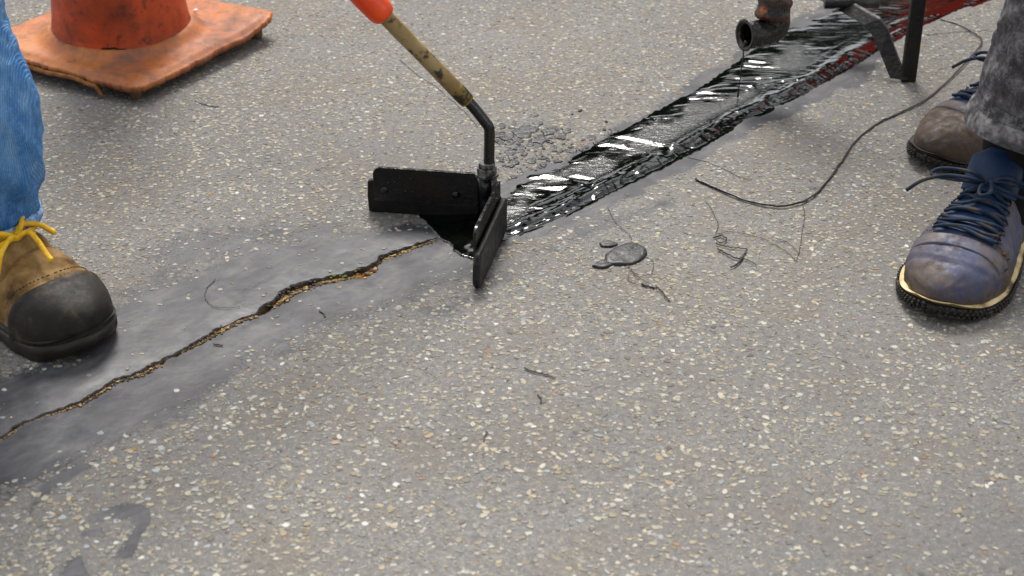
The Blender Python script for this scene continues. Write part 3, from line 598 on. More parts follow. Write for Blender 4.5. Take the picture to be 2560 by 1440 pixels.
def trousers(hips, legs, mat, parent, loc, seed, hem_mat):
    P_ = []; hems = []
    for li, (pts, rad) in enumerate(legs):
        n = 150; path = catmull(pts, n); r = np.interp(np.linspace(0, 1, n), np.linspace(0, 1, len(rad)), rad)
        k = 72; th = np.arange(k)/k*2*math.pi; zz = np.concatenate([[0], np.cumsum(np.linalg.norm(np.diff(path, axis=0), axis=1))])
        Zg = np.repeat((zz[-1]-zz)[:, None], k, 1); Tg = np.tile(th, (n, 1))
        fold = np.exp(-Zg/.22)
        a1 = vnoise(Zg*26+2.2*np.sin(Tg+seed)+seed, np.cos(Tg)*1.3+3, seed)+.5*vnoise(Zg*60, np.sin(Tg)*2.2+np.cos(Tg)*2.2, seed+3)
        rg = 1-2*np.abs(vnoise(Zg*20+1.6*np.sin(Tg*1.0+seed)+seed, np.cos(Tg+seed)*1.1+7, seed+9)); d = (.0026*a1+.0034*np.clip(rg, -.4, 1))*(.30+fold)+.0012*vnoise(Zg*150, Tg*4, seed+5)
        hemz = Zg < .024; d = d*np.where(hemz, .5, 1)+np.where(hemz, .0022, 0)+np.where(np.abs(Zg-.024) < .003, -.0018, 0)
        V, F = tube(path, r, k, False, d)
        V = V.reshape(n, k, 3); ki = int(np.argmax((zz[-1]-zz) < .026)); bd = V[ki:]; cb_ = bd.mean(1, keepdims=True); dr = bd-cb_; dr /= np.linalg.norm(dr, axis=-1, keepdims=True)
        nb_ = len(bd); tt_ = np.linspace(0, 1, nb_)[:, None, None]; of_ = .0006+.0016*np.sin(tt_*math.pi)**.5+.0007*np.sin(th*21)[None, :, None]*np.sin(tt_*math.pi)
        hems.append(((bd+dr*of_).reshape(-1, 3), [tuple(f) for f in grid_faces(nb_, k, True)]))
        inner = V[-1]*1.0; ctr = inner.mean(0); inn = ctr+(inner-ctr)*(1-.05); up = inn+(V[-12].mean(0)-ctr)*1.0
        V = np.vstack([V.reshape(-1, 3), inn, up]); F += [((n-1+i)*k+j, (n-1+i)*k+(j+1) % k, (n+i)*k+(j+1) % k, (n+i)*k+j) for i in range(2) for j in range(k)]
        P_.append((V, F))
    hp = catmull(hips, 24); P_.append(tube(hp, np.interp(np.linspace(0, 1, 24), [0, .3, .7, 1], [.11, .155, .15, .14]), 40, True))
    V, F = join(*P_); tr_ = part('trousers', rel(V, loc), F, mat, parent)
    for V, F in hems: part('hem', rel(V, loc), F, hem_mat, tr_)
    return tr_
def skin_body(name, J, E_, mat, parent, loc, root=0, sub=2):
    me = bpy.data.meshes.new(name); me.from_pydata([tuple(rel(j[0], loc)) for j in J], E_, []); o = obj(name, me, mat, parent)
    o.modifiers.new('skin', 'SKIN'); sv_ = me.skin_vertices
    if not sv_:
        bm = bmesh.new(); bm.from_mesh(me); bm.verts.layers.skin.verify(); bm.to_mesh(me); bm.free(); sv_ = me.skin_vertices
    for i, j in enumerate(J): sv_[0].data[i].radius = (j[1], j[1]); sv_[0].data[i].use_root = (i == root)
    m = o.modifiers.new('sub', 'SUBSURF'); m.levels = sub; m.render_levels = sub
    for p in me.polygons: p.use_smooth = True
    return o
def figure(parent, loc, pelvis, chest, head, face, hipL, kneeL, ankL, hipR, kneeR, ankR, handL, handR):
    pelvis, chest, head, face = (np.array(q, float) for q in (pelvis, chest, head, face)); face /= np.linalg.norm(face)
    side_ = np.cross([0, 0, 1.], face); side_ /= np.linalg.norm(side_)
    shL, shR = chest+side_*.18+np.array([0, 0, .08]), chest-side_*.18+np.array([0, 0, .08]); neck = chest+(head-chest)*.5
    def elbow(s, h): m_ = (s+h)/2; return m_+np.array([0, 0, -.10])-face*.06
    handL, handR = np.array(handL, float), np.array(handR, float); eL, eR = elbow(shL, handL), elbow(shR, handR)
    J = [(pelvis, .13), ((pelvis+chest)/2, .125), (chest, .14), (neck, .055), (head-[0, 0, .05], .075), (head+[0, 0, .06], .085)]
    E_ = [(0, 1), (1, 2), (2, 3), (3, 4), (4, 5)]
    def chain(a, pts):
        for p, r in pts: J.append((np.array(p, float), r)); E_.append((a, len(J)-1)); a = len(J)-1
        return a
    hands = []
    for s, e, h in ((shL, eL, handL), (shR, eR, handR)):
        k = chain(2, [(s, .06), (e, .042), (e+(h-e)*.88, .028), (h, .034)])
        d = (h-e)/np.linalg.norm(h-e); sd = np.cross(d, [0, 0, 1.]); sd /= np.linalg.norm(sd)
        for f in range(4):
            b = h+d*.055+sd*(f-1.5)*.019; chain(k, [(b, .0095), (b+d*.022-np.array([0, 0, .018]), .009), (b+d*.008-np.array([0, 0, .036]), .008)])
        chain(k, [(h-sd*.038+d*.015, .0105), (h-sd*.045+d*.042-np.array([0, 0, .02]), .009)])
    for hp, kn, an in ((hipL, kneeL, ankL), (hipR, kneeR, ankR)): chain(0, [(hp, .085), (kn, .055), (an, .036)])
    nose = head+face*.10+np.array([0, 0, -.005]); chain(4, [(nose, .014)])
    body_ = skin_body('body', J, E_, MAT['skin'], parent, loc)
    Jj = [(pelvis+[0, 0, .03], .15), ((pelvis+chest)/2, .15), (chest, .165), (neck-[0, 0, .02], .075)]; Ej = [(0, 1), (1, 2), (2, 3)]
    for s, e, h in ((shL, eL, handL), (shR, eR, handR)):
        a = 2
        for p, r in ((s, .075), (e, .056), (e+(h-e)*.84, .042)): Jj.append((np.array(p), r)); Ej.append((a, len(Jj)-1)); a = len(Jj)-1
    skin_body('jacket', Jj, Ej, MAT['jacket'], parent, loc)
    skin_body('hair', [(head-face*.03+[0, 0, .02], .08), (head-face*.02+[0, 0, .085], .082)], [(0, 1)], MAT['hair'], parent, loc)

# --- worker in blue jeans and tan work boots
hd = math.radians(-40); HB = (math.cos(hd), math.sin(hd)); tipB = G(246, 888); LB = .305
orgB = tipB-np.array([HB[0], HB[1], 0])*LB*1.012
pl = thing('person', 'worker in faded blue jeans and tan work boots with yellow laces', 'person', (orgB[0], orgB[1], 0))
def make_boot(org, head, parent, loc):
    W_ = [(0, .036), (.25, .037), (.45, .040), (.62, .048), (.76, .0535), (.86, .053), (1, .050)]
    H_ = [(0, .140), (.30, .140), (.40, .132), (.48, .106), (.58, .084), (.68, .070), (.80, .058), (.9, .052), (1, .046)]
    surf, w_, h_ = foot_surface(LB, W_, H_, e_top=.75, round0=.80, toe_h=.030, z0=.016, waist=lambda s: .32*(1-sstep(.40, .62, s)))
    wr = lambda S, T: .0016*fbm(S*16, T*3, 101, 3)-.0075*np.exp(-((S-.655-.02*np.sin(T*2))/.012)**2)*sstep(.5, 1.1, T)*sstep(2.7, 2.0, T)-.003*np.exp(-((S-.53)/.012)**2)*np.sin(T)+.0045*np.exp(-((S-.615)/.022)**2)*np.sin(T)+.0022*vnoise(S*30+np.sin(T)*2, T*3.5, 105)
    up = part('boot', xf(shoe_upper(surf, .0, 1., disp=wr)[0], org, head)-loc, shoe_upper(surf, .0, 1.)[1], mnub.m, parent); up['label'] = 'scuffed tan nubuck work boot with black rubber toe cap'
    # toe cap: dips back along the sides
    nS, nT = 40, 44; T_ = np.linspace(0, math.pi, nT); k = np.sin(np.linspace(0, 1, nS)*math.pi/2); s_a = .755+.040*np.sin(T_)**2+.055*T_/math.pi; S_ = s_a[None]+(1-s_a[None])*k[:, None]; TT = np.tile(T_, (nS, 1))
    P_ = surf(S_, TT); c = P_.mean(1, keepdims=True); c[..., 0] = LB*.72; c[..., 2] = .02; d = P_-c; d /= np.linalg.norm(d, axis=-1, keepdims=True); rim = .0030-.0035*(k[:, None] < .02)+.0012*np.exp(-((k[:, None]-.10)/.05)**2)
    part('toe_cap', xf((P_+d*rim[..., None]).reshape(-1, 3), org, head)-loc, [tuple(f) for f in grid_faces(nS, nT)], MAT['toe_rubber'], up)
    Tst = np.linspace(.35, math.pi-.35, 60); sst = .755+.040*np.sin(Tst)**2+.055*Tst/math.pi-.020
    for q in range(0, 60, 2):
        pth_ = surf(sst[q:q+2], Tst[q:q+2])+np.array([0, 0, .0016]); part('stitch', *tube(xf(np.vstack([pth_[0], pth_.mean(0)+[0, 0, .0004], pth_[1]]), org, head)-loc, .0007, 5), MAT['boot_sole'], up)
    bevy = lambda i, z: np.where((i % 6 < 2) & (z < .012), -.002, 0)
    part('sole', xf(sole_mesh(LB, w_, 0., .020, .0045, .006, lug=bevy)[0], org, head)-loc, sole_mesh(LB, w_, 0., .02, .0045, .006)[1], MAT['boot_sole'], up)
    part('welt', xf(sole_mesh(LB, w_, .0195, .027, .0052, .0045)[0], org, head)-loc, sole_mesh(LB, w_, .0195, .027, .004, .0035)[1], MAT['toe_rubber'], up)
    # laces: crossings, bow loops and two ends
    h2 = math.pi/2
    def lc(P, r=.0028): part('lace', *tube(rel(xf(P, org, head), loc), r, 8), MAT['yellow_lace'], up)
    for s in (.46, .52, .575):
        lc(lace(surf, [(s, h2-.42), (s+.015, h2-.12), (s+.025, h2+.12), (s+.035, h2+.42)], .003)); lc(lace(surf, [(s+.035, h2-.42), (s+.025, h2-.1), (s+.015, h2+.1), (s, h2+.42)], .003, .004))
    K0 = surf(.625, h2)+np.array([0, 0, .006])
    def free(pts, r=.0030): lc(catmull([K0+np.array(q) for q in pts], 30), r)
    free([(0, 0, 0), (-.012, .016, .012), (-.030, .030, .012), (-.034, .040, .002), (-.016, .034, -.004), (0, .008, .003), (0, 0, 0)])
    free([(0, 0, 0), (-.004, -.018, .012), (-.018, -.040, .012), (-.022, -.052, .0), (-.006, -.042, -.006), (0, -.01, .002), (0, 0, 0)])
    free([(0, 0, .002), (.006, .010, .006), (.022, .010, .001), (.040, .006, -.006), (.052, .004, -.010)])
    free([(0, 0, .002), (.004, -.012, .006), (.012, -.030, -.002), (.022, -.044, -.016)])
    free([(-.004, 0, .002), (-.010, .014, .008), (-.006, .032, .002), (.004, .044, -.010)])
    return up
locL = np.array([orgB[0], orgB[1], 0])
make_boot(orgB, HB, pl, locL)
orgB2 = orgB+np.array([-.36, .22, 0]); make_boot(orgB2, (math.cos(math.radians(-8)), math.sin(math.radians(-8))), pl, locL)
ak = orgB+np.array([HB[0], HB[1], 0])*LB*.27; ak2 = orgB2+np.array([1, -.14, 0])*LB*.27
hipA, hipB = np.array([ak[0]-.20, ak[1]+.03, .88]), np.array([ak2[0]-.06, ak2[1]-.02, .88])
knA = np.array([ak[0]+.0, ak[1]+.0, .50]); knB = np.array([ak2[0]+.06, ak2[1]-.02, .50])
pelA = (hipA+hipB)/2+np.array([0, 0, .05])
trousers([pelA-[0, 0, .10], pelA, pelA+[0, 0, .07], pelA+[.01, 0, .14]],
         [([hipA+[0, 0, .02], (hipA+knA)/2, knA, knA+(ak-knA)*.45+[.004, 0, .05], ak+[.034, -.014, .21], ak+[.022, -.014, .092]], [.105, .095, .083, .078, .076, .064]),
          ([hipB+[0, 0, .02], (hipB+knB)/2, knB, knB+(ak2-knB)*.45+[0, 0, .05], ak2+[0, 0, .20], ak2+[0, 0, .10]], [.105, .095, .083, .078, .075, .074])], mden.m, pl, locL, 11, m_simple('blue_hem', [(.36, lin(40, 96, 160)), (.5, lin(120, 162, 208)), (.66, lin(176, 202, 228))], 90, .85, .2, .0012, 300))
gr1, gr2 = s1+dsh*.06, s1+dsh*.20
figure(pl, locL, pelA, pelA+np.array([.14, -.03, .34]), pelA+np.array([.30, -.05, .60]), (1, -.1, -.3), hipA, knA, ak+[0, 0, .10], hipB, knB, ak2+[0, 0, .10], s1+dsh*.50, s1+dsh*.32)

# --- worker in grey acid-washed jeans and muddy blue shoes
LS = .295
def make_shoe(org, head, parent, loc, lab, lean=0., grime=0.):
    W_ = [(0, .036), (.25, .038), (.42, .043), (.60, .053), (.74, .057), (.86, .055), (1, .050)]
    H_ = [(0, .082), (.15, .074), (.28, .070), (.36, .082), (.44, .082), (.55, .070), (.66, .059), (.76, .053), (.88, .047), (1, .042)]
    surf, w_, h_ = foot_surface(LS, W_, H_, e_top=.80, round0=.72, toe_h=.020, z0=.014, waist=lambda s: .25*(1-sstep(.40, .66, s)))
    wr = lambda S, T: .0012*fbm(S*20, T*3, 111, 3)-.0026*np.exp(-((S-.70-.015*np.sin(T*3))/.010)**2)*np.sin(T)**2+.0016*np.exp(-((S-.865+.05*np.cos(T)**2)/.010)**2)*np.sin(T)-.0020*np.exp(-((S-.885+.05*np.cos(T)**2)/.006)**2)*np.sin(T)-.0016*np.exp(-((S-.76-.02*np.sin(T*2))/.007)**2)*np.sin(T)**3+.0012*fbm(S*34, T*5, 118, 2)
    def P_(V): return xf(V, org, head)-loc
    vv_, ff_ = shoe_upper(surf, 0., 1., disp=wr); ls_ = vv_[:, 0]/LS; mud_ = np.exp(-((ls_-.70)/.07)**2)+.8*sstep(.040, .018, vv_[:, 2]); up = part('shoe', P_(vv_), ff_, mshoe.m, parent, attrs={'mudm': mud_+grime}); up['label'] = lab
    def shell(name, sa, sb, ta, tb, off, mat, bulge=0, nS=30, nT=24):
        S_, T_ = np.meshgrid(np.linspace(sa, sb, nS), np.linspace(ta, tb, nT), indexing='ij'); Q = surf(S_, T_); c = Q.mean(1, keepdims=True); c[..., 2] = .02; d = Q-c; d /= np.linalg.norm(d, axis=-1, keepdims=True)
        e = np.minimum(np.minimum((S_-sa)/(sb-sa), (sb-S_)/(sb-sa)), np.minimum((T_-ta)/(tb-ta), (tb-T_)/(tb-ta))); of = (off+bulge*np.sin((S_-sa)/(sb-sa)*math.pi))*np.clip(e/.06, -.1, 1)-.0006*(e <= 0)
        return part(name, P_((Q+d*of[..., None]).reshape(-1, 3)), [tuple(f) for f in grid_faces(nS, nT)], mat, up)
    h2 = math.pi/2
    shell('toe_guard', .735, .80, .35, math.pi-.35, .0016, mshoe.m)
    shell('vamp_opening', .44, .73, h2-.62, h2+.62, .0012, MAT['tongue'])
    shell('side_panel', .34, .70, .25, h2-.60, .0022, mshoe.m); shell('side_panel', .34, .70, h2+.60, math.pi-.25, .0022, mshoe.m)
    # tongue standing up out of the shoe
    S_, T_ = np.meshgrid(np.linspace(0, 1, 26), np.linspace(-1, 1, 22), indexing='ij'); xs = LS*(.50-.11*S_)-.010*T_**2; ys = .031*T_*(1-.30*S_**7); zs = .094+.042*S_-.008*T_**2-.006*np.clip(S_-.8, 0, 1)*5*T_**2
    outer = np.stack([xs, ys, zs], -1); outer[..., 0] += .004*np.sqrt(np.clip(1-T_**2, 0, 1))*np.sin(np.clip(S_*1.1, 0, 1)*math.pi)**.5; innr = outer-np.array([.010, 0, .002]); Vt_ = np.vstack([outer.reshape(-1, 3), innr.reshape(-1, 3)]); ftg = grid_faces(26, 22); nn_ = 26*22
    ring_ = [i*22 for i in range(26)]+[25*22+j for j in range(1, 22)]+[i*22+21 for i in range(24, -1, -1)]+[j for j in range(20, 0, -1)]
    ft_ = [tuple(f) for f in ftg]+[tuple(int(i)+nn_ for i in f[::-1]) for f in ftg]+[(ring_[k], ring_[(k+1) % len(ring_)], ring_[(k+1) % len(ring_)]+nn_, ring_[k]+nn_) for k in range(len(ring_))]
    tg_ = part('tongue', P_(Vt_), ft_, MAT['tongue'], up)
    sk_ = np.array([[LS*.27-.010*q, .022*lean*q, .045+.115*q] for q in np.linspace(0, 1, 14)]); V, F = tube(sk_, .043+.0016*np.sin(np.arange(14)*1.7), 36, True, .0014*vnoise(np.arange(14)[:, None]*.8, np.cos(np.arange(36)/36*6.283)[None]*2, 5)); part('sock', P_(V), F, MAT['sock'], up)
    # soles
    knob = lambda i, z: np.where((i % 2 == 0), .0018, -.0008)*(1 if z < .014 else .3)
    V, F = sole_mesh(LS, w_, 0., .0135, .0042, .0052, n=70, lug=knob); part('outsole', P_(V), F, MAT['outsole'], up)
    V, F = sole_mesh(LS, w_, .0130, .0178, .0058, .0042, n=70); part('midsole', P_(V), F, MAT['outsole' if grime else 'midsole'], up)
    V, F = sole_mesh(LS, w_, .0135, .0235, .0080, .0068, n=40, s_from=.70, s_to=1.0)
    Vs_ = []
    for row, (zr, gr_) in enumerate(((.004, .0056), (.0085, .0064), (.0128, .0062))):
        ss = np.concatenate([np.linspace(.05, .86, 44), 1-.14*np.cos(np.linspace(0, math.pi/2, 15))**2*1.0]); ss = np.clip(ss+(.008 if row % 2 else 0), 0, .9985)
        for sg in (-1, 1):
            for s in ss:
                t_ = np.clip((s-.86)/.14, 0, 1); q = np.array([s*LS+gr_*t_, sg*(w_(np.array(s))+gr_*(1-.4*t_)), zr+.010*t_**2])
                Vs_.append((IV*np.array([.0024, .0021, .0018])*(.8+.4*rng.random())+q, IF))
    V, F = join(*Vs_); st_ = part('outsole_studs', P_(np.array(V)), F, MAT['outsole'], up); st_['kind'] = 'stuff'
    def lc(P, r=.0030): part('lace', *tube(P_(P), r, 8), MAT['blue_lace'], up)
    rj = np.random.default_rng(3)
    for i, s in enumerate((.480, .535, .590, .645, .695)):
        a_ = .68-.02*i
        lc(lace(surf, [(s-.015, h2-a_), (s+.004+rj.normal(0, .008), h2-.35), (s+.012+rj.normal(0, .008), h2), (s+.018+rj.normal(0, .008), h2+.35), (s+.02, h2+a_)], .003, .005), .0023)
        lc(lace(surf, [(s+.022, h2-a_), (s+.018+rj.normal(0, .008), h2-.3), (s+.010+rj.normal(0, .008), h2), (s+.004+rj.normal(0, .008), h2+.35), (s-.012, h2+a_)], .003, .0062), .0021)
    for i, s in enumerate((.480, .535, .590, .645, .695)):
        for sg in (-1, 1):
            q = surf(s-.012, h2+sg*(.70-.02*i)); e1 = np.array([1., 0, -.35]); e2 = np.array([0, 1., -sg*.55]); cr_ = np.array([q+np.array([0, 0, .0022])+(e1*math.cos(t)+e2*math.sin(t))*.0034 for t in np.linspace(0, 6.283, 14)]); part('eyelet', *tube(P_(cr_), .0011, 6, False), MAT['black_metal'], up)
    K0 = surf(.475, h2)+np.array([0, 0, .010])
    def free(pts, r=.0022): lc(catmull([K0+np.array(q) for q in pts], 30), r)
    free([(0, 0, 0), (.002, .016, .006), (-.004, .040, .002), (-.002, .062, -.012), (.006, .078, -.022)]); free([(0, 0, 0), (.010, -.016, .006), (.008, -.045, .002), (.010, -.072, -.010), (.018, -.088, -.024)])
    free([(0, 0, 0), (.012, .006, .008), (.026, .010, .002), (.030, .000, -.002), (.016, -.004, .002), (0, 0, 0)]); free([(0, 0, 0), (-.002, .018, .010), (.000, .040, .008), (.012, .046, -.002), (.014, .024, .002), (0, 0, 0)])
    free([(0, 0, 0), (.002, -.022, .010), (-.002, -.056, .004), (.004, -.064, -.004), (.008, -.028, .000), (0, 0, 0)])
    # mud clods
    r_ = np.random.default_rng(int(abs(org[0])*1000)); Vm = []
    for _ in range(34):
        s = r_.uniform(.66, .75); t = r_.uniform(.25, math.pi-.25); q = surf(s, t); sz = r_.uniform(.0008, .0022)
        Vm.append((IV*(1+r_.uniform(-.35, .35, (12, 1)))*sz*np.array([2.2, 1.4, .35])+q, IF))
    V, F = join(*Vm); mo = part('mud', P_(np.array(V)), F, MAT['mud'], up); mo['kind'] = 'stuff'
    return up
hs1 = np.array([-.52, -.854]); tipS = G(2322, 810); orgS = tipS-np.array([hs1[0], hs1[1], 0])*LS*1.03
hs2 = np.array([-.83, -.557]); tipS2 = G(2290, 424); orgS2 = tipS2-np.array([hs2[0], hs2[1], 0])*LS*1.03
locR = np.array([orgS[0], orgS[1], 0])
pr = thing('person', 'worker in grey acid-washed jeans and muddy blue lace-up shoes', 'person', tuple(locR))
make_shoe(orgS, tuple(hs1), pr, locR, 'muddy blue shoe planted toe forward with loose blue laces', 1.); make_shoe(orgS2, tuple(hs2), pr, locR, 'muddy brown shoe pointing towards the tar', 0., .75)
as1 = orgS+np.array([hs1[0], hs1[1], 0])*LS*.27; as2 = orgS2+np.array([hs2[0], hs2[1], 0])*LS*.27
hipC, hipD = np.array([as1[0]+.13, as1[1]+.10, .88]), np.array([as2[0]+.08, as2[1]+.0, .88])
knC = np.array([as1[0]+.095, as1[1]+.01, .50]); knD = np.array([as2[0]+.04, as2[1]-.04, .50]); pelB = (hipC+hipD)/2+np.array([0, 0, .05])
trousers([pelB-[0, 0, .10], pelB, pelB+[0, 0, .07], pelB+[0, 0, .14]],
         [([hipC+[0, 0, .02], (hipC+knC)/2, knC, knC+(as1-knC)*.45+[.01, 0, .05], as1+[.040, .0, .24], as1+[.022, -.004, .142]], [.105, .095, .083, .078, .071, .073]),
          ([hipD+[0, 0, .02], (hipD+knD)/2, knD, knD+(as2-knD)*.45+[.01, 0, .05], as2+[.04, 0, .20], as2+[.02, 0, .11]], [.105, .095, .083, .076, .072, .072])], mgry.m, pr, locR, 23, m_simple('grey_hem', [(.36, lin(48, 47, 48)), (.5, lin(84, 82, 83)), (.66, lin(134, 132, 132))], 60, .9, .2, .0008, 400))
figure(pr, locR, pelB, pelB+np.array([-.05, -.03, .38]), pelB+np.array([-.12, -.06, .68]), (-1, -.4, -.3), hipC, knC, as1+[0, 0, .10], hipD, knD, as2+[0, 0, .10], pelB+np.array([-.36, -.16, .12]), pelB+np.array([-.34, .14, .14]))

# ------------------------------------------------------------------ tar melter: spout and leg in view, the red tank behind shows in the wet tar
FT = G(2268, 202); kl = np.array([FT[0], FT[1], 0.])
kt = thing('tar_kettle', 'red tar melter with rusty dripping elbow spout and tarred black iron leg', 'tar kettle', tuple(kl))
mrust = M('tarred_rusty_pipe', .45, .5); nA = mrust.noise(40, 6, .7); nB = mrust.noise(110, 5, .7)
cd = mrust.ramp(nA, [(.42, lin(32, 26, 22)), (.54, lin(70, 42, 24)), (.66, lin(176, 84, 22))]); cd = mrust.mix(mrust.ramp(nB, [(.5, 0.0), (.65, .9)]), cd, lin(24, 22, 20))
mrust.set('Base Color', cd); mrust.set('Roughness', mrust.ramp(nB, [(.4, .65), (.6, .22)])); mrust.bump(nB, .002, .9)
mred = m_simple('red_enamel', [(.3, lin(214, 38, 14)), (.6, lin(226, 48, 18)), (.8, lin(190, 36, 16))], 8, .4, .5, .0005, 60)
miron = m_simple('tarred_iron', [(.3, lin(11, 10, 10)), (.6, lin(24, 22, 20)), (.8, lin(66, 46, 32))], 60, .4, .5, .002, 130, rr=(.25, .6))
# spout
Ysp = G(1853, 250)[1]; O0 = GY(1861, 88, Ysp); O1 = GY(1903, 84, Ysp+.012); O2 = GY(1936, 58, Ysp+.02); O3 = GY(1934, 22, Ysp+.022); O4 = GY(1946, -40, Ysp+.03)
dO = (O1-O0)/np.linalg.norm(O1-O0); dU = (O4-O3)/np.linalg.norm(O4-O3)
ctrl = [O0, O0+dO*.004, O1, (O1+O2*2)/3+[.002, 0, -.004], O2+[.002, 0, .0], O3]
pp = catmull(ctrl, 34); nr = len(pp); r_out = np.interp(np.linspace(0, 1, nr), [0, .10, .18, .75, 1], [.0225, .0225, .0195, .0195, .020])
Vo, Fo = tube(pp, r_out, 28, False, .0006*vnoise(np.arange(nr)[:, None]*.6, np.arange(28)[None]*.7, 6)); Vi, Fi = tube(pp, r_out-.0045, 28, False)
n0 = nr*28; Fe = Fo+[tuple(i+n0 for i in f[::-1]) for f in Fi]+[(i, (i+1) % 28, n0+(i+1) % 28, n0+i) for i in range(28)]
mel = m_simple('tarred_elbow', [(.35, lin(16, 15, 14)), (.62, lin(36, 33, 30)), (.8, lin(84, 62, 40))], 60, .4, .5, .0025, 110, rr=(.12, .45))
elb = part('elbow_spout', rel(np.vstack([Vo, Vi]), kl), Fe, mel, kt)
cpth = np.array([O3+dU*q for q in (-.016, -.014, -.009, -.004, .004, .009, .014, .018)])
part('coupling', *tube(rel(cpth, kl), [.0205, .0235, .0255, .0235, .0225, .0245, .0245, .021], 24, True, .0008*vnoise(np.arange(8)[:, None]*1.3, np.arange(24)[None]*.8, 4)), mrust.m, elb)
TK0 = np.array([1.14, 3.55, .30]); TK1 = np.array([2.0, 4.75, 1.0])
pipe = catmull([O3+dU*.01, O3+dU*.10, O3+dU*.28, O3+dU*.40+[.03, .06, .02], [O3[0]+.25, O3[1]+.55, .58], [TK0[0]+.12, TK0[1]+.05, .60]], 60)
part('discharge_pipe', *tube(rel(pipe, kl), .0215, 20), mrust.m, kt)
# front leg: upright flat bar with a bent strap brace
zv = np.array([0, 0, 1.]); bxd = np.array([1, 0, 0]); wv = .0105
V, F = box([.001, 0, .30], bxd*wv, np.array([0, .006, 0]), zv*.30); bev(part('leg', V, F, miron, kt, False), .0015)
f0 = rel(GY(2247, 196, FT[1]-.004), kl); f1 = rel(GY(2200, 78, FT[1]+.045), kl); f2 = rel(GY(2180, 52, FT[1]+.06), kl); f3 = rel(GY(2112, 14, FT[1]+.11), kl); f4 = f3+(f3-f2)*1.4
f0[2] = max(f0[2], .002)
pth = np.array([f0, f0+(f1-f0)*.5, f1, f2, f3, f4]); V = []; F = []
for i, p in enumerate(pth):
    wd = np.array([.0115, -.004, .0]) if i < 2 else np.array([.010, -.004, .006]); tn = np.array([.001, .0022, .001])
    V += [p-wd-tn, p+wd-tn, p+wd+tn, p-wd+tn]
    if i: F += [(4*i-4+j, 4*i-4+(j+1) % 4, 4*i+(j+1) % 4, 4*i+j) for j in range(4)]
F += [(0, 1, 2, 3), (20, 21, 22, 23)]
bev(part('brace', V, F, m_simple('tarred_rusty_strap', [(.3, lin(13, 12, 11)), (.6, lin(28, 25, 23)), (.8, lin(80, 48, 30))], 70, .45, .35, .0025, 120, rr=(.3, .6)), kt, False), .0008)
part('cross_bar', *tube([f3+[-.03, .0, .004], f3+[.05, .004, .004]], .009, 12), miron, kt)
V, F = box([(TK0[0]-kl[0])*.5+.02, (TK0[1]-kl[1])*.5, .58], (np.array([TK0[0]-kl[0]+.1, TK0[1]-kl[1]+.1, 0]))*.5, np.array([.02, -.012, 0]), zv*.02); bev(part('tow_beam', V, F, miron, kt, False), .003)
tc_ = (TK0+TK1)/2-kl; th_ = (TK1-TK0)/2
V, F = box(tc_, bxd*th_[0], np.array([0, th_[1], 0]), zv*th_[2]); tk = bev(part('tank', V, F, mred, kt, False), .06, 5)
V, F = box(tc_+[0, 0, th_[2]+.02], bxd*th_[0]*.6, np.array([0, th_[1]*.6, 0]), zv*.03); bev(part('lid', V, F, mred, tk, False), .02, 3)
part('chimney', *tube([tc_+[.25, .4, th_[2]-.01], tc_+[.25, .4, th_[2]+.5]], .05, 18), miron, tk)
for sx in (-1, 1):
    c = tc_+np.array([sx*(th_[0]+.09), .15, 0]); c[2] = .26
    whl = part('wheel', *tube([c-[.07, 0, 0], c-[.05, 0, 0], c+[.05, 0, 0], c+[.07, 0, 0]], [.22, .26, .26, .22], 36), MAT['boot_sole'], kt); part('rim', *tube([c-[.072, 0, 0], c+[.072, 0, 0]], .14, 24), MAT['zinc'], whl)
V, F = box([tc_[0], tc_[1]+.15, .26], bxd*(th_[0]+.05), np.array([0, .03, 0]), zv*.03); part('axle', V, F, miron, kt, False)
for sx in (-.7, .7):
    part('support_leg', *tube([[tc_[0]+sx*th_[0], tc_[1]-th_[1]*.8, .0], [tc_[0]+sx*th_[0], tc_[1]-th_[1]*.8, .26]], .02, 12), miron, kt)
# thread of tar falling from the spout lip
lip = GY(1859, 120, Ysp); e_ = np.array([lip[0]-.003, lip[1]+.001, .004]); mid = lip*.5+e_*.5; st = catmull([lip+[.004, 0, .010], lip, lip*.8+e_*.2+[.001, 0, 0], mid, e_], 40)
drip = obj('tar_stream', mesh('tar_stream', rel(tube(st, np.interp(np.linspace(0, 1, 40), [0, .15, .35, .9, 1], [.0042, .0026, .0011, .0008, .0016]), 10)[0], e_), tube(st, .001, 10)[1]), MAT['black_tar'], loc=tuple(e_)); fixn(drip.data)
tag(drip, 'thin black thread of tar falling from the elbow spout', 'tar')

# ------------------------------------------------------------------ strings, blobs, drops and bits of tar on the asphalt
def string(name, pts, r0, r1, label, mat, cat='tar', group=None, n=None, z=.0012, wob=.0):
    P_ = catmull([G(a, b) for a, b in pts], n or 14*len(pts)); k = len(P_)
    P_[:, :2] += wob*np.stack([vnoise(np.arange(k)*.35, np.zeros(k), 7), vnoise(np.arange(k)*.35, np.ones(k)*9, 8)], -1)
    P_[:, 2] = z+.001*vnoise(np.arange(k)*.2, np.zeros(k), 3)**2; o = P_[0].copy(); o[2] = 0
    r = np.interp(np.linspace(0, 1, k), [0, .3, 1], [r0, (r0+r1)/2, r1])*(1+.15*vnoise(np.arange(k)*.5, np.zeros(k), 5))
    V, F = tube(P_-o, r, 7); ob = obj(name, mesh(name, V, F), mat, loc=tuple(o)); fixn(ob.data); return tag(ob, label, cat, group)
string('tar_string', [(1740, 452), (1790, 474), (1850, 500), (1900, 513), (1955, 519), (2005, 508), (2040, 488), (2075, 448), (2105, 405), (2145, 350), (2190, 315), (2240, 290), (2310, 255), (2370, 205), (2415, 158), (2448, 122), (2452, 100), (2425, 80), (2390, 62), (2352, 52)], .0017, .0011, 'long black curved string of tar lying across the asphalt', MAT['black_tar'], n=220, z=.0022, wob=.0006)
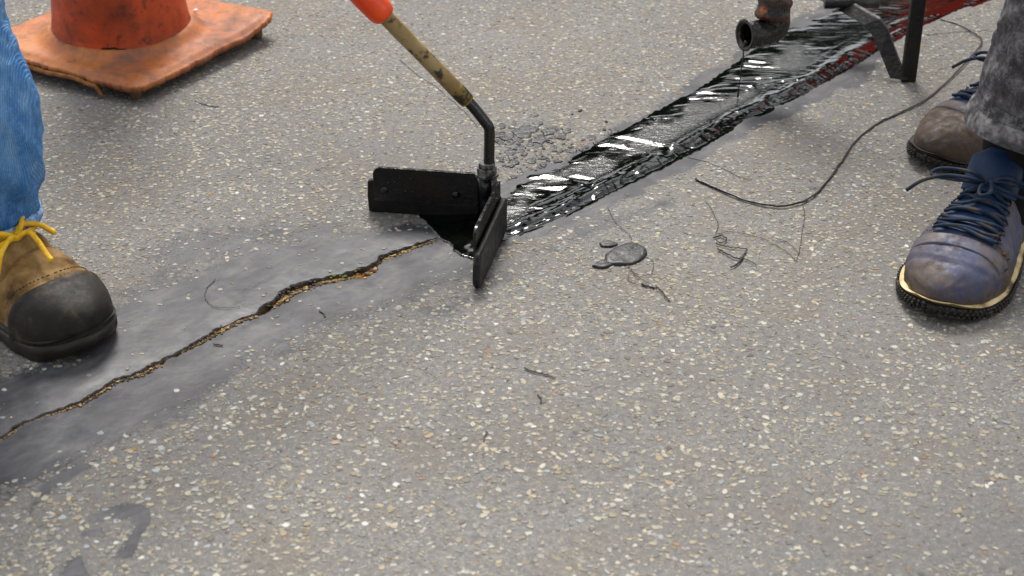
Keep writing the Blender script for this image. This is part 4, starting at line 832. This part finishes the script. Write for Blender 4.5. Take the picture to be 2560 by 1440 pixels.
HA = [([(2008, 512), (2010, 545), (2003, 590), (2000, 620), (1992, 655)], 'fine tar hair dropping from the bottom of the long tar string'),
      ([(1992, 655), (1970, 635), (1940, 615), (1900, 596), (1860, 586), (1825, 582), (1790, 588)], 'fine looping tar hair joining the curled tar scrap'),
      ([(1790, 585), (1794, 560), (1780, 530), (1765, 505)], 'fine short tar hair rising from the curled tar scrap'),
      ([(1720, 395), (1760, 405), (1810, 425), (1850, 445), (1880, 452)], 'fine tar hair trailing off the near edge of the fresh tar'),
      ([(1520, 520), (1532, 548), (1552, 572), (1575, 590), (1580, 612)], 'fine tar hair leading up from the dark tar blob'),
      ([(1570, 665), (1590, 690), (1612, 705), (1630, 715), (1652, 735), (1672, 757)], 'fine tangled tar hair below the dark tar blob'),
      ([(1615, 645), (1632, 655), (1628, 685), (1605, 690), (1575, 682), (1572, 705), (1590, 712)], 'looped tar hair curling beside the dark tar blob'),
      ([(1000, 150), (1030, 178), (1060, 200), (1095, 222), (1120, 245), (1160, 280), (1195, 320)], 'long thin tar hair lying behind the squeegee handle'),
      ([(2310, 90), (2350, 86), (2390, 82), (2430, 80), (2470, 78)], 'thin straight tar hair beside the grey trouser leg'),
      ([(540, 700), (518, 720), (512, 745), (530, 765), (565, 772), (600, 768)], 'faint curled tar hair stuck on the smooth film'),
      ([(1940, 597), (1965, 606), (1985, 622), (2000, 640)], 'second fine tar hair beside the looping one')]
for p, lb in HA: string('tar_hair', p, .00045, .00032, lb, MAT['hair_tar'], z=.001, wob=.0008)
def blob(name, outline, hgt, mat, label, cat='tar', group=None, seed=1, sub=5, attrs=False):
    O = np.array([G(a, b)[:2] for a, b in outline]); O = catmull(np.vstack([O, O[:1]]), 8*len(outline))[:-1]; c = O.mean(0); n = len(O); V = []; 
    lv = [(1.0, -.001), (.985, .45), (.93, .78), (.78, .95), (.5, 1.0), (.2, .92)]
    for s, h in lv:
        P_ = (O-c)*s; z = h*hgt if h > 0 else h
        V += [(p[0], p[1], z*(1+.5*vnoise(np.array((p[0]+c[0])*95), np.array((p[1]+c[1])*95), seed)) if h > 0 else z) for p in P_]
    V.append((0, 0, hgt*.95)); F = []
    for l in range(len(lv)-1): F += [(l*n+i, l*n+(i+1) % n, (l+1)*n+(i+1) % n, (l+1)*n+i) for i in range(n)]
    F += [((len(lv)-1)*n+i, (len(lv)-1)*n+(i+1) % n, len(lv)*n) for i in range(n)]
    o = obj(name, mesh(name, V, F), mat, loc=(c[0], c[1], .0002)); fixn(o.data); return tag(o, label, cat, group)
blob('tar_blob', [(1512, 640), (1540, 620), (1575, 608), (1604, 616), (1618, 634), (1602, 652), (1575, 662), (1545, 664), (1516, 660)], .0034, MAT['dry_tar'], 'smooth dark grey tar blob beside the grit on open asphalt', seed=4)
blob('tar_blob', [(1480, 668), (1500, 655), (1528, 650), (1530, 664), (1505, 672)], .0022, MAT['dry_tar'], 'small ragged tar flake trailing from the dark tar blob', seed=5)
blob('tar_blob', [(1498, 610), (1520, 604), (1545, 610), (1530, 618), (1505, 618)], .0018, MAT['dry_tar'], 'thin tar flake behind the dark tar blob', seed=6)
# curled scrap
for k, (p, r) in enumerate([([(1785, 598), (1800, 592), (1815, 600), (1805, 610), (1790, 605)], .0016), ([(1790, 612), (1815, 620), (1840, 623), (1868, 626)], .0013), ([(1795, 625), (1820, 640), (1845, 650), (1860, 640), (1868, 628)], .0017), ([(1860, 640), (1850, 655), (1840, 665), (1828, 672)], .0022), ([(1862, 650), (1880, 660), (1890, 668)], .0009)]):
    string('tar_scrap', p, r*.6, r*.45, ('coiled knot of tar at the head of the dried tar tangle', 'straight twig of dried tar inside the tangle', 'bent thick strand of tar in the dried tangle', 'stubby end of tar at the foot of the dried tangle', 'short thin spur sticking out of the dried tar tangle')[k], MAT['dry_tar'], z=.002, wob=.001)
# scattered crumbs
for k, (p, r, lb) in enumerate([([(1312, 922), (1335, 932), (1362, 938), (1390, 948)], .0014, 'thin dark twig-like bit of tar on bare asphalt'), ([(1345, 990), (1352, 1000), (1350, 1010)], .0014, 'tiny dark speck of tar below the twig-like bit'), ([(1218, 1082), (1212, 1092), (1208, 1108)], .0011, 'tiny curved dark sliver of tar on bare chips'),
        ([(1605, 712), (1620, 718), (1640, 722)], .0022, 'small clot of tar on the tangled hair'), ([(535, 862), (548, 864), (556, 866)], .0013, 'tiny dark fleck beside the crack on the film'), ([(490, 256), (515, 265), (545, 270)], .002, 'dark tar crumb in front of the cone base'), ([(2345, 276), (2358, 278), (2372, 284)], .0022, 'small dark crumb between the tar string and grey jeans'),
        ([(1640, 715), (1658, 735), (1674, 756)], .0012, 'straight dark splinter at the end of the tangled hair'), ([(800, 780), (808, 786), (812, 795)], .0014, 'dark fleck on the film below the crack')]):
    string('tar_crumb', p, r*.65, r*.45, lb, MAT['hair_tar'], z=.001, wob=.0008)
# dried drops beside the band
rd = np.random.default_rng(5); made = []; gl = 'flat dark grey drop of dried tar between the squeegee rod and fresh tar'
seeds = [(1300, 335, 26), (1322, 325, 20), (1352, 352, 22), (1290, 352, 16), (1372, 332, 18), (1395, 342, 20), (1275, 318, 14), (1345, 312, 12)]
tries = 0
while len(made) < 120 and tries < 4000:
    tries += 1
    if len(made) < len(seeds): x_, y_, s_ = seeds[len(made)]
    else:
        x_, y_ = 1240+300*rd.random()**1.2, 385+rd.normal(0, 38); s_ = 3+13*rd.random()**2
        if y_ > 470-(x_-1240)*.42 or (x_-1240)+(340-y_)*.0 < 0: continue
    if any(math.hypot((x_-a), (y_-b)*1.8) < (s_+c)*.55 for a, b, c in made): 
        if len(made) >= len(seeds): continue
    made.append((x_, y_, s_)); m_ = 9; rr_ = 1+rd.uniform(-.45, .4, m_)
    blob('tar_drop', [(x_+s_*rr_[j]*math.cos(j/m_*6.283), y_+s_*.5*rr_[j]*math.sin(j/m_*6.283)) for j in range(m_)], .0017, MAT['dry_tar'], gl, group='dried tar drops', seed=len(made))

# ------------------------------------------------------------------ trees across the road: only seen mirrored in the wet tar; unseen row behind the camera added for shade
mleaf = m_simple('leaves', [(.3, lin(26, 44, 16)), (.7, lin(58, 82, 32))], 3, .6, .3); mbark = m_simple('bark', [(.3, lin(52, 42, 32)), (.7, lin(90, 76, 60))], 8, .9, .2, .01, 20)
def crown_mesh(seed):
    r = np.random.default_rng(seed); n = 6500; cl = r.normal(0, 1, (26, 3)); cl /= np.linalg.norm(cl, axis=1)[:, None]; cl *= np.array([1.7, 1.7, 1.3])*r.uniform(.45, 1., (26, 1))
    c = cl[r.integers(0, 26, n)]+r.normal(0, .38, (n, 3)); a = r.normal(0, 1, (n, 3)); a /= np.linalg.norm(a, axis=1)[:, None]; b = np.cross(a, r.normal(0, 1, (n, 3))); b /= np.linalg.norm(b, axis=1)[:, None]; s = r.uniform(.10, .20, (n, 1))
    V = np.stack([c-a*s, c+b*s*.6, c+a*s, c-b*s*.6], 1).reshape(-1, 3); return mesh('crown', V+[0, 0, 3.2], np.arange(4*n).reshape(-1, 4), False)
crowns = [crown_mesh(s) for s in (1, 2)]
for m_ in crowns: m_.materials.append(mleaf)
bk = catmull([(0, 0, -.1), (.05, .02, 1.2), (-.03, .05, 2.2), (.05, 0, 3.4)], 14); tv, tf = tube(bk, np.linspace(.18, .06, 14), 10)
limbs = [tube(catmull([(0, .02, 1.7), (.5*math.cos(a), .5*math.sin(a), 2.4), (1.1*math.cos(a), 1.1*math.sin(a), 3.3)], 8), np.linspace(.08, .02, 8), 7) for a in (0, 2.1, 4.2)]
trm = mesh('trunk', *join((tv, tf), *limbs)); trm.materials.append(mbark)
for k, (x_, y_, s_) in enumerate([(-13, 17, 2.0), (-8.2, 15.5, 1.9), (-3.6, 16.5, 2.1), (.2, 15, 1.75), (6.6, 15.5, 1.9), (10.8, 17, 2.1), (15.5, 16, 1.9), (-7.5, -7, 2.0), (-2.5, -7.5, 2.1), (2.6, -7, 1.95), (7.4, -7.6, 2.1)]):  # trees behind the camera are added to block sky light and deepen near-side shadows
    t_ = thing('roadside_tree', ('leafy green roadside tree standing beyond the tar kettle' if y_ > 0 else 'unseen leafy tree added behind the camera to deepen the shadows'), 'tree', (x_, y_, 0), 'roadside trees' if y_ > 0 else 'added shade trees behind the camera'); t_.scale = (s_,)*3; t_.rotation_euler = (0, 0, k*1.3)
    obj('trunk', trm, None, t_); obj('crown', crowns[k % 2], None, t_)
